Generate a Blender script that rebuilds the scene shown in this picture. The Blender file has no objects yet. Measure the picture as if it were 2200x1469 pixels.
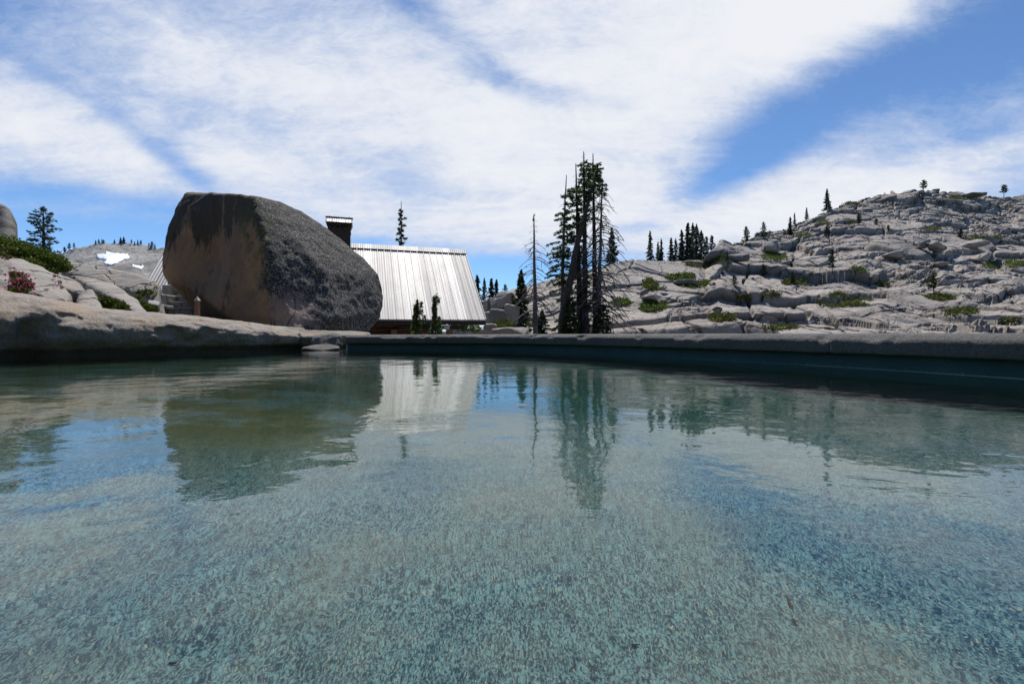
import bpy, bmesh, math, random
import numpy as np
from mathutils import Vector, Matrix, Euler

scene = bpy.context.scene
R_ = math.radians
F = 978.0            # focal length of the photograph in its own pixels (2200 wide, 16 mm)
CX, CY = 1100.0, 716.5
ROLL = 0.0045
H = 0.25             # eye above the water (z = 0)

# ------------------------------------------------------------------ camera
cam = bpy.data.cameras.new("camera")
cam.sensor_width = 36.0
cam.lens = 36.0 * F / 2200.0
cam.shift_y = -(734.5 - CY) / 2200.0
cam.clip_start = 0.02
cam.clip_end = 6000.0
cam_o = bpy.data.objects.new("camera", cam)
scene.collection.objects.link(cam_o)
cam_o.location = (0, 0, H)
cam_o.rotation_euler = (Matrix.Rotation(R_(90), 3, 'X') @ Matrix.Rotation(-ROLL, 3, 'Z')).to_euler()
scene.camera = cam_o

# ------------------------------------------------------------------ exposure, sampling
scene.view_settings.view_transform = 'Standard'
scene.view_settings.look = 'None'
scene.view_settings.exposure = 0.06
scene.view_settings.gamma = 1.0
scene.render.engine = 'CYCLES'
scene.cycles.use_denoising = True
scene.cycles.max_bounces = 8
scene.cycles.transparent_max_bounces = 12
scene.cycles.sample_clamp_indirect = 6.0

# ------------------------------------------------------------------ node helper
class NT:
    def __init__(self, tree):
        self.t = tree
        self.t.nodes.clear()
    def n(self, kind, **kw):
        nd = self.t.nodes.new(kind)
        for k, v in kw.items():
            setattr(nd, k, v)
        return nd
    def put(self, sock, v):
        if isinstance(v, bpy.types.NodeSocket):
            self.t.links.new(v, sock)
        elif v is not None:
            if hasattr(sock.default_value, '__len__') and not hasattr(v, '__len__'):
                sock.default_value = [v] * len(sock.default_value)
            elif hasattr(sock.default_value, '__len__') and len(sock.default_value) == 4 and len(v) == 3:
                sock.default_value = (*v, 1.0)
            else:
                sock.default_value = v
    def m(self, op, a, b=None, c=None, clamp=False):
        nd = self.n('ShaderNodeMath', operation=op, use_clamp=clamp)
        for i, v in enumerate((a, b, c)):
            if v is not None:
                self.put(nd.inputs[i], v)
        return nd.outputs[0]
    def add(self, a, b): return self.m('ADD', a, b)
    def sub(self, a, b): return self.m('SUBTRACT', a, b)
    def mul(self, a, b): return self.m('MULTIPLY', a, b)
    def smooth(self, x, lo, hi, to0=0.0, to1=1.0):
        nd = self.n('ShaderNodeMapRange', interpolation_type='SMOOTHSTEP')
        self.put(nd.inputs[0], x); self.put(nd.inputs[1], lo); self.put(nd.inputs[2], hi)
        self.put(nd.inputs[3], to0); self.put(nd.inputs[4], to1)
        return nd.outputs[0]
    def lin(self, x, lo, hi, to0=0.0, to1=1.0):
        nd = self.n('ShaderNodeMapRange')
        self.put(nd.inputs[0], x); self.put(nd.inputs[1], lo); self.put(nd.inputs[2], hi)
        self.put(nd.inputs[3], to0); self.put(nd.inputs[4], to1)
        return nd.outputs[0]
    def mix(self, f, a, b, blend='MIX'):
        nd = self.n('ShaderNodeMix', data_type='RGBA', blend_type=blend)
        self.put(nd.inputs[0], f); self.put(nd.inputs[6], a); self.put(nd.inputs[7], b)
        return nd.outputs[2]
    def vm(self, op, a, b=None):
        nd = self.n('ShaderNodeVectorMath', operation=op)
        self.put(nd.inputs[0], a)
        if b is not None:
            self.put(nd.inputs[1], b)
        return nd.outputs[0]
    def noise(self, vec, scale, detail=4, rough=0.55, dist=0.0):
        nd = self.n('ShaderNodeTexNoise')
        self.put(nd.inputs['Vector'], vec)
        self.put(nd.inputs['Scale'], scale); self.put(nd.inputs['Detail'], detail)
        self.put(nd.inputs['Roughness'], rough); self.put(nd.inputs['Distortion'], dist)
        return nd.outputs['Fac']
    def vor(self, vec, scale, feature='F1', out='Distance', rand=1.0):
        nd = self.n('ShaderNodeTexVoronoi', feature=feature)
        self.put(nd.inputs['Vector'], vec); self.put(nd.inputs['Scale'], scale)
        self.put(nd.inputs['Randomness'], rand)
        return nd.outputs[out]
    def xyz(self, v):
        nd = self.n('ShaderNodeSeparateXYZ'); self.put(nd.inputs[0], v)
        return nd.outputs
    def comb(self, x, y, z):
        nd = self.n('ShaderNodeCombineXYZ')
        self.put(nd.inputs[0], x); self.put(nd.inputs[1], y); self.put(nd.inputs[2], z)
        return nd.outputs[0]
    def bump(self, h, strength=0.5, dist=0.02, normal=None):
        nd = self.n('ShaderNodeBump')
        self.put(nd.inputs['Height'], h); nd.inputs['Strength'].default_value = strength
        nd.inputs['Distance'].default_value = dist
        if normal is not None:
            self.put(nd.inputs['Normal'], normal)
        return nd.outputs[0]

# ------------------------------------------------------------------ sky and sun
SUN_EL, SUN_AZ = R_(64), R_(-7)       # azimuth measured from +Y (the view) towards +X
world = bpy.data.worlds.new("World")
scene.world = world
world.use_nodes = True
N = NT(world.node_tree)
sky = N.n('ShaderNodeTexSky', sky_type='NISHITA')
sky.sun_disc = False
sky.sun_elevation = SUN_EL
sky.sun_rotation = SUN_AZ
sky.altitude = 2200
sky.air_density = 1.0
sky.dust_density = 0.3
sky.ozone_density = 2.0
tc = N.n('ShaderNodeTexCoord')
d = tc.outputs['Generated']
dx, dy, dz = N.xyz(d)
front = N.m('MAXIMUM', dy, 0.06)
U = N.mul(N.m('DIVIDE', dx, front), F)          # direction, in units of the photograph's pixels
V = N.mul(N.m('DIVIDE', dz, front), F)
# (px, py, half length, half width, angle (down to the right), weight)
BLOBS = [
    (1330, 30, 520, 150, -8, .60), (1600, 90, 300, 90, -22, .55), (1880, 0, 230, 60, -20, .6),
    (1250, 330, 420, 120, 8, .55), (1480, 270, 130, 60, 0, .25),
    (650, 170, 460, 120, 27, .38), (300, 90, 260, 70, 22, .25),
    (100, 290, 330, 85, 20, .55), (620, 400, 380, 80, 20, .40),
    (2080, 340, 330, 65, -18, .40), (1700, 455, 330, 70, -8, .50), (1150, 480, 330, 60, 0, .45),
    (1800, 330, 160, 30, -25, .15),
    (1770, 230, 330, 64, -27, -.78), (2150, 110, 210, 80, -32, -.60), (1560, 385, 120, 30, -25, -.65),
    (2120, 285, 80, 30, -20, -.5), (1640, 290, 90, 50, -20, -.3),
    (1000, 100, 190, 32, 38, -.34), (1180, 200, 200, 22, 14, -.36), (900, 10, 100, 22, 20, -.2),
    (375, 345, 110, 22, 36, -.75), (150, 185, 200, 20, 30, -.22), (150, 20, 200, 40, 16, -.15),
    (200, 425, 320, 24, 6, -.55), (170, 500, 330, 42, 2, -.95),
    (1130, 590, 300, 42, 4, -1.1), (760, 525, 90, 16, 4, -.5), (890, 385, 70, 50, 40, -.25),
    (1370, 490, 60, 16, -6, -.35), (300, 240, 180, 18, 38, -.12),
]
tot = None
for (bx, by, ba, bb, ang, w) in BLOBS:
    c, s = math.cos(R_(ang)), math.sin(R_(ang))
    x0, y0 = bx - CX, CY - by
    # along = (c, -s) in (right, up)
    al = N.m('MULTIPLY_ADD', U, c / ba, (-c * x0 + s * y0) / ba)
    al = N.m('MULTIPLY_ADD', V, -s / ba, al)
    ac = N.m('MULTIPLY_ADD', U, s / bb, (-s * x0 - c * y0) / bb)
    ac = N.m('MULTIPLY_ADD', V, c / bb, ac)
    r2 = N.m('MULTIPLY_ADD', ac, ac, N.mul(al, al))
    g = N.m('POWER', 2.718, N.mul(r2, -0.8))
    tot = N.m('MULTIPLY_ADD', g, w, tot if tot is not None else 0.0)
zc = N.m('MAXIMUM', N.add(dz, 0.12), 0.05)
plane = N.comb(N.m('DIVIDE', dx, zc), N.m('DIVIDE', dy, zc), 0.0)
mp = N.n('ShaderNodeMapping'); N.put(mp.inputs[0], plane)
mp.inputs['Rotation'].default_value = (0, 0, R_(38)); mp.inputs['Scale'].default_value = (1.0, 2.4, 1)
warp = N.noise(plane, 0.9, 4, .55)
wv = N.vm('ADD', mp.outputs[0], N.comb(N.mul(warp, 1.3), N.mul(warp, 0.8), 0))
n1 = N.noise(wv, 0.75, 9, .60, 0.35)
n2 = N.noise(wv, 3.2, 8, .62, 0.8)
n3 = N.noise(N.comb(N.mul(U, 1 / 170), N.mul(V, 1 / 110), 3.0), 1.0, 8, .62, .9)
n4 = N.noise(N.comb(N.mul(U, 1 / 45), N.mul(V, 1 / 22), 7.0), 1.0, 6, .65, 1.2)
nn = N.add(N.add(N.mul(N.sub(n1, .5), 1.15), N.mul(N.sub(n2, .5), .5)), N.add(N.mul(N.sub(n3, .5), .85), N.mul(N.sub(n4, .5), .48)))
base = N.smooth(dy, 0.30, 0.74, -0.50, 0.34)       # thinner veil over the sky at the photographer's back
dens = N.add(N.add(tot, base), nn)
alpha = N.lin(N.smooth(dens, -0.30, 0.95), 0, 1, N.smooth(dy, .3, .7, 0, .04), 1.0)
thick = N.smooth(dens, 0.25, 1.35)
cl = N.mix(thick, (5.6, 6.4, 8.0), (8.5, 8.6, 8.95))
skyc = N.mix(1.0, sky.outputs[0], (0.84, 1.13, 1.36), 'MULTIPLY')
col = N.mix(N.mul(alpha, 0.97), skyc, cl)
bg = N.n('ShaderNodeBackground')
N.put(bg.inputs['Color'], col); bg.inputs['Strength'].default_value = 0.10
out = N.n('ShaderNodeOutputWorld')
N.t.links.new(bg.outputs[0], out.inputs[0])

sun = bpy.data.lights.new("sun", 'SUN')
sun.energy = 5.0
sun.angle = R_(0.53)
sun.color = (1.0, 0.955, 0.89)
sun_o = bpy.data.objects.new("sun", sun)
scene.collection.objects.link(sun_o)
sd = Vector((math.sin(SUN_AZ) * math.cos(SUN_EL), math.cos(SUN_AZ) * math.cos(SUN_EL), math.sin(SUN_EL)))
sun_o.rotation_euler = sd.to_track_quat('Z', 'Y').to_euler()
sun_o.location = (0, 0, 80)

# ------------------------------------------------------------------ small geometry library
rng = np.random.default_rng(7)
def uv(px, py):
    ux, uy = px - CX, CY - py
    return ((ux * math.cos(ROLL) + uy * math.sin(ROLL)) / F, (-ux * math.sin(ROLL) + uy * math.cos(ROLL)) / F)
def P(px, py, Y):
    a, v = uv(px, py)
    return Vector((a * Y, Y, H + v * Y))
def project(pts):
    Y = np.maximum(pts[:, 1], 1e-3)
    a, v = pts[:, 0] / Y * F, (pts[:, 2] - H) / Y * F
    c, s = math.cos(ROLL), math.sin(ROLL)
    return CX + a * c - v * s, CY - (a * s + v * c)

def _h(ix, iy, iz, seed):
    n = (ix.astype(np.int64) * 374761393 + iy.astype(np.int64) * 668265263 + iz.astype(np.int64) * 2147483647 + seed * 1274126177) & 0xFFFFFFFF
    n = ((n ^ (n >> 13)) * 1274126177) & 0xFFFFFFFF
    n = ((n ^ (n >> 16)) * 2246822519) & 0xFFFFFFFF
    n = n ^ (n >> 15)
    return (n & 0xFFFFFF) / float(0xFFFFFF)
def vnoise(p, seed=0):
    i = np.floor(p); f = p - i
    f = f * f * f * (f * (f * 6 - 15) + 10)
    i = i.astype(np.int64)
    r = 0
    for a in (0, 1):
        wa = f[:, 0] if a else 1 - f[:, 0]
        for b in (0, 1):
            wb = f[:, 1] if b else 1 - f[:, 1]
            for c in (0, 1):
                wc = f[:, 2] if c else 1 - f[:, 2]
                r = r + wa * wb * wc * _h(i[:, 0] + a, i[:, 1] + b, i[:, 2] + c, seed)
    return r * 2 - 1
def fbm(p, scale=1.0, oct=4, seed=0, gain=.5, ridged=False):
    p = np.asarray(p, float) * scale
    r = np.zeros(len(p)); a = 1.0; tot = 0
    for k in range(oct):
        v = vnoise(p + k * 17.3, seed + k)
        r += a * ((1 - 2 * np.abs(v)) if ridged else v); tot += a
        a *= gain; p = p * 2.03
    return r / tot
def vor2(x, y, seed=0, jit=.95):
    """F1, distance to the cell border, two random numbers and offset to the cell's seed."""
    ix, iy = np.floor(x).astype(np.int64), np.floor(y).astype(np.int64)
    z = np.zeros_like(ix)
    f1 = np.full(x.shape, 9.0); bx = np.zeros_like(x); by = np.zeros_like(x); ci = ix.copy(); cj = iy.copy()
    cand = []
    for a in (-2, -1, 0, 1, 2):
        for b in (-2, -1, 0, 1, 2):
            cx = ix + a + .5 + (_h(ix + a, iy + b, z, seed) - .5) * jit - x
            cy = iy + b + .5 + (_h(ix + a, iy + b, z, seed + 1) - .5) * jit - y
            dd = cx * cx + cy * cy
            m = dd < f1
            f1 = np.where(m, dd, f1); bx = np.where(m, cx, bx); by = np.where(m, cy, by)
            ci = np.where(m, ix + a, ci); cj = np.where(m, iy + b, cj)
            cand.append((cx, cy))
    e = np.full(x.shape, 9.0)
    for cx, cy in cand:
        ddx, ddy = cx - bx, cy - by
        ln = np.sqrt(ddx ** 2 + ddy ** 2)
        dist = ((cx + bx) * ddx + (cy + by) * ddy) / np.maximum(2 * ln, 1e-6)
        e = np.where(ln > 1e-4, np.minimum(e, dist), e)
    return np.sqrt(f1), e, _h(ci, cj, z, seed + 5), _h(ci, cj, z, seed + 6), _h(ci, cj, z, seed + 7), bx, by
def sst(x, a, b):
    t = np.clip((x - a) / (b - a), 0, 1)
    return t * t * (3 - 2 * t)

col_ = scene.collection
def link_mesh(name, me, mats=(), parent=None, smooth=True):
    for m in mats:
        me.materials.append(m)
    if smooth and len(me.polygons):
        me.polygons.foreach_set('use_smooth', [True] * len(me.polygons))
    o = bpy.data.objects.new(name, me)
    col_.objects.link(o)
    if parent is not None:
        o.parent = parent
    return o
def np_mesh(name, verts, quads, matidx=None):
    """mesh from numpy arrays, faces all of one size"""
    me = bpy.data.meshes.new(name)
    verts = np.asarray(verts, np.float32); quads = np.asarray(quads, np.int32)
    k = quads.shape[1]
    me.vertices.add(len(verts)); me.vertices.foreach_set('co', verts.ravel())
    me.loops.add(quads.size); me.loops.foreach_set('vertex_index', quads.ravel())
    me.polygons.add(len(quads))
    me.polygons.foreach_set('loop_start', np.arange(0, quads.size, k, dtype=np.int32))
    if matidx is not None:
        me.polygons.foreach_set('material_index', np.asarray(matidx, np.int32))
    me.update(calc_edges=True); me.validate()
    return me
def grid_faces(nr, nc, wrap=False):
    i = np.arange(nr - 1)[:, None]; j = np.arange(nc if wrap else nc - 1)[None, :]
    j2 = (j + 1) % nc
    q = np.stack([i * nc + j, i * nc + j2, (i + 1) * nc + j2, (i + 1) * nc + j], -1)
    return q.reshape(-1, 4)
class MB:
    """collects boxes and tubes as one mesh"""
    def __init__(self):
        self.v = []; self.f = []
    def box(self, c, s, rz=0.0, rot=None):
        M = rot if rot is not None else Matrix.Rotation(rz, 3, 'Z')
        b = len(self.v)
        for x in (-.5, .5):
            for y in (-.5, .5):
                for z in (-.5, .5):
                    self.v.append(Vector(c) + M @ Vector((x * s[0], y * s[1], z * s[2])))
        for q in ((0, 1, 3, 2), (4, 6, 7, 5), (0, 4, 5, 1), (2, 3, 7, 6), (0, 2, 6, 4), (1, 5, 7, 3)):
            self.f.append([b + i for i in q])
    def tube(self, pts, rad, n=6, cap=True):
        b = len(self.v); L = len(pts)
        pts = [Vector(p) for p in pts]
        for i, p in enumerate(pts):
            t = (pts[min(i + 1, L - 1)] - pts[max(i - 1, 0)])
            t = t.normalized() if t.length > 1e-9 else Vector((0, 0, 1))
            u = t.orthogonal().normalized() if abs(t.z) < .95 else t.cross(Vector((0, 1, 0))).normalized()
            w = t.cross(u).normalized()
            r = rad[i] if hasattr(rad, '__len__') else rad
            for k in range(n):
                a = 2 * math.pi * k / n
                self.v.append(p + (u * math.cos(a) + w * math.sin(a)) * r)
        for i in range(L - 1):
            for k in range(n):
                k2 = (k + 1) % n
                self.f.append([b + i * n + k, b + i * n + k2, b + (i + 1) * n + k2, b + (i + 1) * n + k])
        if cap:
            self.f.append([b + k for k in range(n)][::-1]); self.f.append([b + (L - 1) * n + k for k in range(n)])
    def poly(self, verts, faces):
        b = len(self.v)
        self.v += [Vector(p) for p in verts]; self.f += [[b + i for i in q] for q in faces]
    def mesh(self, name):
        me = bpy.data.meshes.new(name)
        me.from_pydata([tuple(p) for p in self.v], [], self.f); me.update()
        bm = bmesh.new(); bm.from_mesh(me); bmesh.ops.recalc_face_normals(bm, faces=bm.faces); bm.to_mesh(me); bm.free()
        return me
    def build(self, name, mats, parent=None, smooth=False):
        return link_mesh(name, self.mesh(name), mats if isinstance(mats, (list, tuple)) else [mats], parent, smooth)
def bevel(o, w, seg=2):
    b = o.modifiers.new('bevel', 'BEVEL'); b.width = w; b.segments = seg; b.limit_method = 'ANGLE'
def tag(o, label, cat, group=None):
    o['label'] = label; o['category'] = cat
    if group:
        o['group'] = group
    return o
def struct(o):
    o['kind'] = 'structure'; return o
def empty(name, loc=(0, 0, 0)):
    e = bpy.data.objects.new(name, None); col_.objects.link(e); e.location = loc
    e.empty_display_size = .2
    return e
def catmull(pts, n):
    pts = [np.array(p, float) for p in pts]
    P0 = [2 * pts[0] - pts[1]] + pts + [2 * pts[-1] - pts[-2]]
    outp = []
    for i in range(1, len(P0) - 2):
        for k in range(n):
            t = k / n
            a, b, c, d_ = P0[i - 1], P0[i], P0[i + 1], P0[i + 2]
            outp.append(.5 * ((2 * b) + (-a + c) * t + (2 * a - 5 * b + 4 * c - d_) * t * t + (-a + 3 * b - 3 * c + d_) * t ** 3))
    outp.append(pts[-1])
    return np.array(outp)

# ------------------------------------------------------------------ materials
def material(name):
    m = bpy.data.materials.new(name); m.use_nodes = True
    n = NT(m.node_tree)
    o = n.n('ShaderNodeOutputMaterial')
    b = n.n('ShaderNodeBsdfPrincipled')
    n.t.links.new(b.outputs[0], o.inputs[0])
    t = n.n('ShaderNodeTexCoord')
    return m, n, b, t.outputs['Object'], o
def shade_crust_line(m, top, wob, dark, f):
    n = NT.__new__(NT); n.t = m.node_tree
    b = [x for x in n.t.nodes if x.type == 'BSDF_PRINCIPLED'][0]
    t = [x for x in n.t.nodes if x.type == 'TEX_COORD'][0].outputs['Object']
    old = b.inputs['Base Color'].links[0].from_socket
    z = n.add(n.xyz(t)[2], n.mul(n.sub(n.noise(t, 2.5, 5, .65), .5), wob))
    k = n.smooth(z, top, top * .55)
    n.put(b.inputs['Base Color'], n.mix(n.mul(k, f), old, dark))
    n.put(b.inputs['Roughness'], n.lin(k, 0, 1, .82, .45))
def plain(name, c, rough=.7, metal=0.0, var=.25, scale=6.0, bump=0.0):
    m, n, b, pos, _ = material(name)
    v = n.noise(pos, scale, 5, .6)
    lo = tuple(x * (1 - var) for x in c); hi = tuple(min(1, x * (1 + var)) for x in c)
    n.put(b.inputs['Base Color'], n.mix(n.smooth(v, .3, .7), lo, hi))
    b.inputs['Roughness'].default_value = rough; b.inputs['Metallic'].default_value = metal
    if bump:
        n.put(b.inputs['Normal'], n.bump(n.noise(pos, scale * 4, 5, .6), .6, bump))
    return m
def granite(name, *a, joints=False, **kw):
    m = granite_(name, *a, **kw)
    if joints:
        n = NT.__new__(NT); n.t = m.node_tree
        b = [x for x in n.t.nodes if x.type == 'BSDF_PRINCIPLED'][0]
        old = b.inputs['Base Color'].links[0].from_socket
        at_ = n.n('ShaderNodeAttribute', attribute_name='joint_dark')
        n.put(b.inputs['Base Color'], n.mix(n.mul(at_.outputs['Fac'], .85), old, (.045, .042, .034)))  # darker tone along the joints and slab edges
    return m
def granite_(name, light, dark, warm, big=.35, speck=55.0, bumpd=.02, bscale=6.0, darkness=.45, warmth=.5, crackscale=None, speckle=.5, bstr=.7):
    m, n, b, pos, _ = material(name)
    big_n = n.noise(pos, big, 6, .6, .4)
    c = n.mix(n.smooth(n.noise(pos, big * 2.3, 5, .6, .6), .42, .68), light, warm) if warmth else light
    if warmth:
        c = n.mix(warmth, light, c)
    st = n.smooth(big_n, .48, .70)
    c = n.mix(n.mul(st, darkness), c, dark)
    sp = n.noise(pos, speck, 3, .7)
    c = n.mix(n.mul(n.smooth(sp, .52, .66), speckle), c, dark)
    c = n.mix(n.mul(n.smooth(sp, .36, .24), speckle * .6), c, (.62, .60, .56))
    n.put(b.inputs['Base Color'], c)
    b.inputs['Roughness'].default_value = .82
    b.inputs['Specular IOR Level'].default_value = .3
    h = n.add(n.noise(pos, bscale, 8, .62), n.mul(n.noise(pos, bscale * 8, 5, .65), .35))
    if crackscale:
        w = n.vm('ADD', pos, n.vm('MULTIPLY', n.comb(n.noise(pos, crackscale * 1.5, 3), n.noise(pos, crackscale * 1.7, 3), n.noise(pos, crackscale * 1.4, 3)), (.9 / crackscale,) * 3))
        e = n.vor(w, crackscale, 'DISTANCE_TO_EDGE')
        h = n.add(h, n.mul(n.smooth(e, 0.0, .05), 1.4))
        cm_ = n.mul(n.smooth(e, .035, .008), n.smooth(n.noise(pos, crackscale * 1.1, 3), .40, .52))
        n.put(b.inputs['Base Color'], n.mix(n.mul(cm_, .8), c, (.055, .05, .042)))
    n.put(b.inputs['Normal'], n.bump(h, bstr, bumpd))
    return m

M = {}
M['hill'] = granite('hill_granite', joints=True, light=(.32, .288, .258), dark=(.085, .080, .075), warm=(.33, .262, .215), big=.10, speck=3.5, bumpd=.16, bscale=1.3, darkness=.60, warmth=.5, crackscale=.22, speckle=.42)
M['far_hill'] = granite('far_granite', (.33, .31, .285), (.055, .062, .048), (.26, .24, .21), big=.04, speck=.45, bumpd=1.2, bscale=.12, darkness=.7, warmth=.5, speckle=1.0)
M['ledge'] = granite('shore_granite', (.37, .33, .285), (.10, .090, .078), (.42, .295, .20), big=.9, speck=60, bumpd=.05, bscale=9, darkness=.6, warmth=.75, speckle=.65, bstr=1.0)
shade_crust_line(M['ledge'], .12, .16, (.030, .028, .022), .7)  # painted shade on the ledge foot, laid as a dark waterline band
M['slab'] = granite('slab_granite', (.31, .285, .26), (.10, .095, .09), (.33, .265, .21), big=.7, speck=40, bumpd=.06, bscale=3.5, darkness=.55, warmth=.6, speckle=.45, crackscale=.9)
M['coping'] = granite('coping_stone', (.165, .163, .158), (.05, .05, .05), (.15, .145, .135), big=1.5, speck=95, bumpd=.022, bscale=30, darkness=.45, warmth=.4, speckle=.7, bstr=1.0)
M['step'] = granite('step_stone', (.34, .335, .325), (.14, .14, .14), (.31, .29, .27), big=1.2, speck=60, bumpd=.015, bscale=9, darkness=.45, warmth=.4)
M['dark_rock'] = granite('dark_granite', (.17, .16, .15), (.06, .058, .055), (.17, .14, .12), big=.6, speck=30, bumpd=.03, bscale=4, darkness=.5, warmth=.4)

# boulder: black lichen crust on the weathered side, bare brown granite on the broken side, moss along the edge
m, n, b, pos, _ = material('boulder_granite')
M['boulder'] = m
RA, RB = P(545, 430, 13.0), P(585, 700, 12.3)     # the edge between the two faces
RC = P(560, 420, 19.0)
pn = (RB - RA).cross(RC - RA).normalized()
if pn.x < 0: pn = -pn
sep = n.n('ShaderNodeVectorMath', operation='DOT_PRODUCT')
n.put(sep.inputs[0], pos); sep.inputs[1].default_value = tuple(pn)
dist = n.sub(sep.outputs['Value'], pn.dot(RA))
dist = n.add(dist, n.mul(n.sub(n.noise(pos, 1.1, 6, .65), .5), 1.3))
side = n.smooth(dist, -.12, .16)
crust = n.noise(pos, 20, 6, .75, .1)
crust2 = n.noise(pos, 2.2, 5, .6)
dk = n.mix(n.smooth(crust, .47, .60), (.024, .022, .020), (.29, .28, .265))
dk = n.mix(n.smooth(crust2, .40, .72), dk, n.mix(.5, dk, (.035, .034, .033)))
pd = n.n('ShaderNodeVectorMath', operation='DISTANCE'); n.put(pd.inputs[0], pos); pd.inputs[1].default_value = tuple(P(622, 668, 12.5))
pink = n.smooth(n.add(pd.outputs['Value'], n.mul(n.sub(n.noise(pos, 3.0, 6, .7), .5), 1.6)), .75, .35)
_, _, pz = n.xyz(pos)
low = n.smooth(pz, 1.9, .6)
dk = n.mix(n.mul(n.mul(pink, low), .75), dk, (.46, .335, .275))
br = n.mix(n.smooth(n.noise(pos, .8, 6, .6, .5), .38, .66), (.23, .150, .092), (.32, .205, .12))
br = n.mix(n.mul(n.smooth(n.noise(pos, 1.0, 5, .6, .8), .56, .70), .7), br, (.30, .165, .07))
stains = n.noise(n.vm('MULTIPLY', pos, (1.2, 1.2, .35)), 1.3, 7, .68, .5)
topm = n.smooth(pz, 2.4, 4.0)
br = n.mix(n.m('MULTIPLY', n.smooth(n.add(stains, n.mul(topm, .24)), .58, .68), .9), br, (.045, .042, .036))
br = n.mix(n.mul(n.smooth(n.noise(pos, 22, 4, .7), .55, .68), .35), br, (.07, .06, .05))
c = n.mix(side, br, dk)
edge = n.mul(n.smooth(dist, -.9, -.1), n.smooth(dist, .35, .05))
moss = n.mul(edge, n.mul(n.smooth(n.noise(pos, 3.0, 5, .7), .47, .58), n.smooth(pz, .8, 3.4, .35, 1.0)))
c = n.mix(n.mul(moss, .85), c, n.mix(n.smooth(crust, .4, .6), (.035, .05, .012), (.12, .14, .03)))
yl = n.mul(n.smooth(n.noise(pos, 4.2, 2, .5), .70, .74), side)
cr_ = n.noise(n.vm('MULTIPLY', pos, (1.0, 1.0, .45)), .42, 2, .5, .5)
c = n.mix(n.mul(n.mul(n.smooth(n.m('ABSOLUTE', n.sub(cr_, .53)), .006, .002), n.smooth(n.noise(pos, .9, 2), .46, .58)), .6), c, (.022, .020, .018))
c = n.mix(yl, c, (.30, .32, .05))
n.put(b.inputs['Base Color'], c)
b.inputs['Roughness'].default_value = .85; b.inputs['Specular IOR Level'].default_value = .3
hh = n.add(n.mul(crust, n.lin(side, 0, 1, .25, 1.0)), n.add(n.noise(pos, 2.5, 6, .6), n.mul(n.noise(pos, 45, 4, .6), .25)))
n.put(b.inputs['Normal'], n.bump(hh, .9, .055))

# pool plaster: exposed aggregate, teal grey
m, n, b, pos, _ = material('pool_plaster')
M['plaster'] = m
pst = n.vm('MULTIPLY', pos, (1.0, .50, 1.0))
s1 = n.add(n.mul(n.noise(pst, 250, 3, .7), .72), n.mul(n.noise(pst, 60, 3, .7), .28))
s2 = n.noise(pst, 330, 2, .6)
s3 = n.noise(pos, 1.3, 4, .55)
c = n.mix(n.smooth(s1, .41, .60), (.005, .030, .045), (.165, .305, .300))
c = n.mix(n.smooth(s2, .58, .70), c, (.38, .38, .25))
c = n.mix(n.smooth(s2, .40, .30), c, (.008, .028, .05))
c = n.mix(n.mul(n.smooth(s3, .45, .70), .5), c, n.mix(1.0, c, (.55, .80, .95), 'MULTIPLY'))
fx_, fy_, fz_ = n.xyz(pos)
alg = n.mul(n.smooth(n.noise(pos, 2.4, 5, .65), .36, .56), n.mul(n.smooth(fx_, .2, -1.0), n.smooth(fy_, 1.1, 2.0)))
sand = n.smooth(n.noise(n.vm('ADD', pos, (5.0, 2.0, 0.0)), 3.2, 4, .6), .42, .66)
c = n.mix(n.mul(sand, .35), c, n.mix(s1, (.035, .040, .030), (.36, .36, .26)))
c = n.mix(n.mul(alg, .95), c, n.mix(s1, (.008, .016, .003), (.115, .145, .030)))
water_dim = n.smooth(n.add(fy_, n.mul(fx_, .25)), 1.5, 3.2)
c = n.mix(n.mul(water_dim, .95), c, n.mix(1.0, c, (.10, .42, .30), 'MULTIPLY'))  # water absorption painted into the floor colour, dimmer towards the far side
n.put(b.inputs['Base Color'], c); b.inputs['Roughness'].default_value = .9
n.put(b.inputs['Normal'], n.bump(s1, .8, .008))

m, n, b, pos, _ = material('pool_wall_paint')
M['wall_paint'] = m
c = n.mix(n.smooth(n.noise(pos, 3, 6, .6), .35, .7), (.028, .078, .072), (.044, .100, .090))
c = n.mix(n.mul(n.smooth(n.noise(pos, 60, 3, .6), .62, .7), .4), c, (.2, .25, .24))
n.put(b.inputs['Base Color'], c); b.inputs['Roughness'].default_value = .7

shade_crust_line(M['wall_paint'], .075, .03, (.085, .105, .095), .55)

# water: clear dielectric with small wind ripples
m, n, b, pos, o = material('pool_water')
M['water'] = m
n.t.nodes.remove(b)
st = n.vm('MULTIPLY', pos, (1.0, 1.35, 1.0))
r1 = n.noise(st, 3.4, 4, .55, .6)
r2 = n.noise(st, 9.0, 3, .5, .8)
gust = n.smooth(n.noise(pos, .55, 3, .5), .40, .62, .35, 1.0)
hgt = n.add(n.mul(r1, 1.0), n.mul(n.mul(r2, .20), gust))
hgt = n.add(hgt, n.mul(n.noise(st, 42.0, 2, .5), .05))
nb = n.bump(hgt, 1.0, .0027)
gl = n.n('ShaderNodeBsdfGlass'); gl.inputs['IOR'].default_value = 1.333
gl.inputs['Roughness'].default_value = 0.0
n.put(gl.inputs['Color'], (.97, 1.0, 1.0)); n.put(gl.inputs['Normal'], nb)
n.t.links.new(gl.outputs[0], o.inputs[0])

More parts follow.
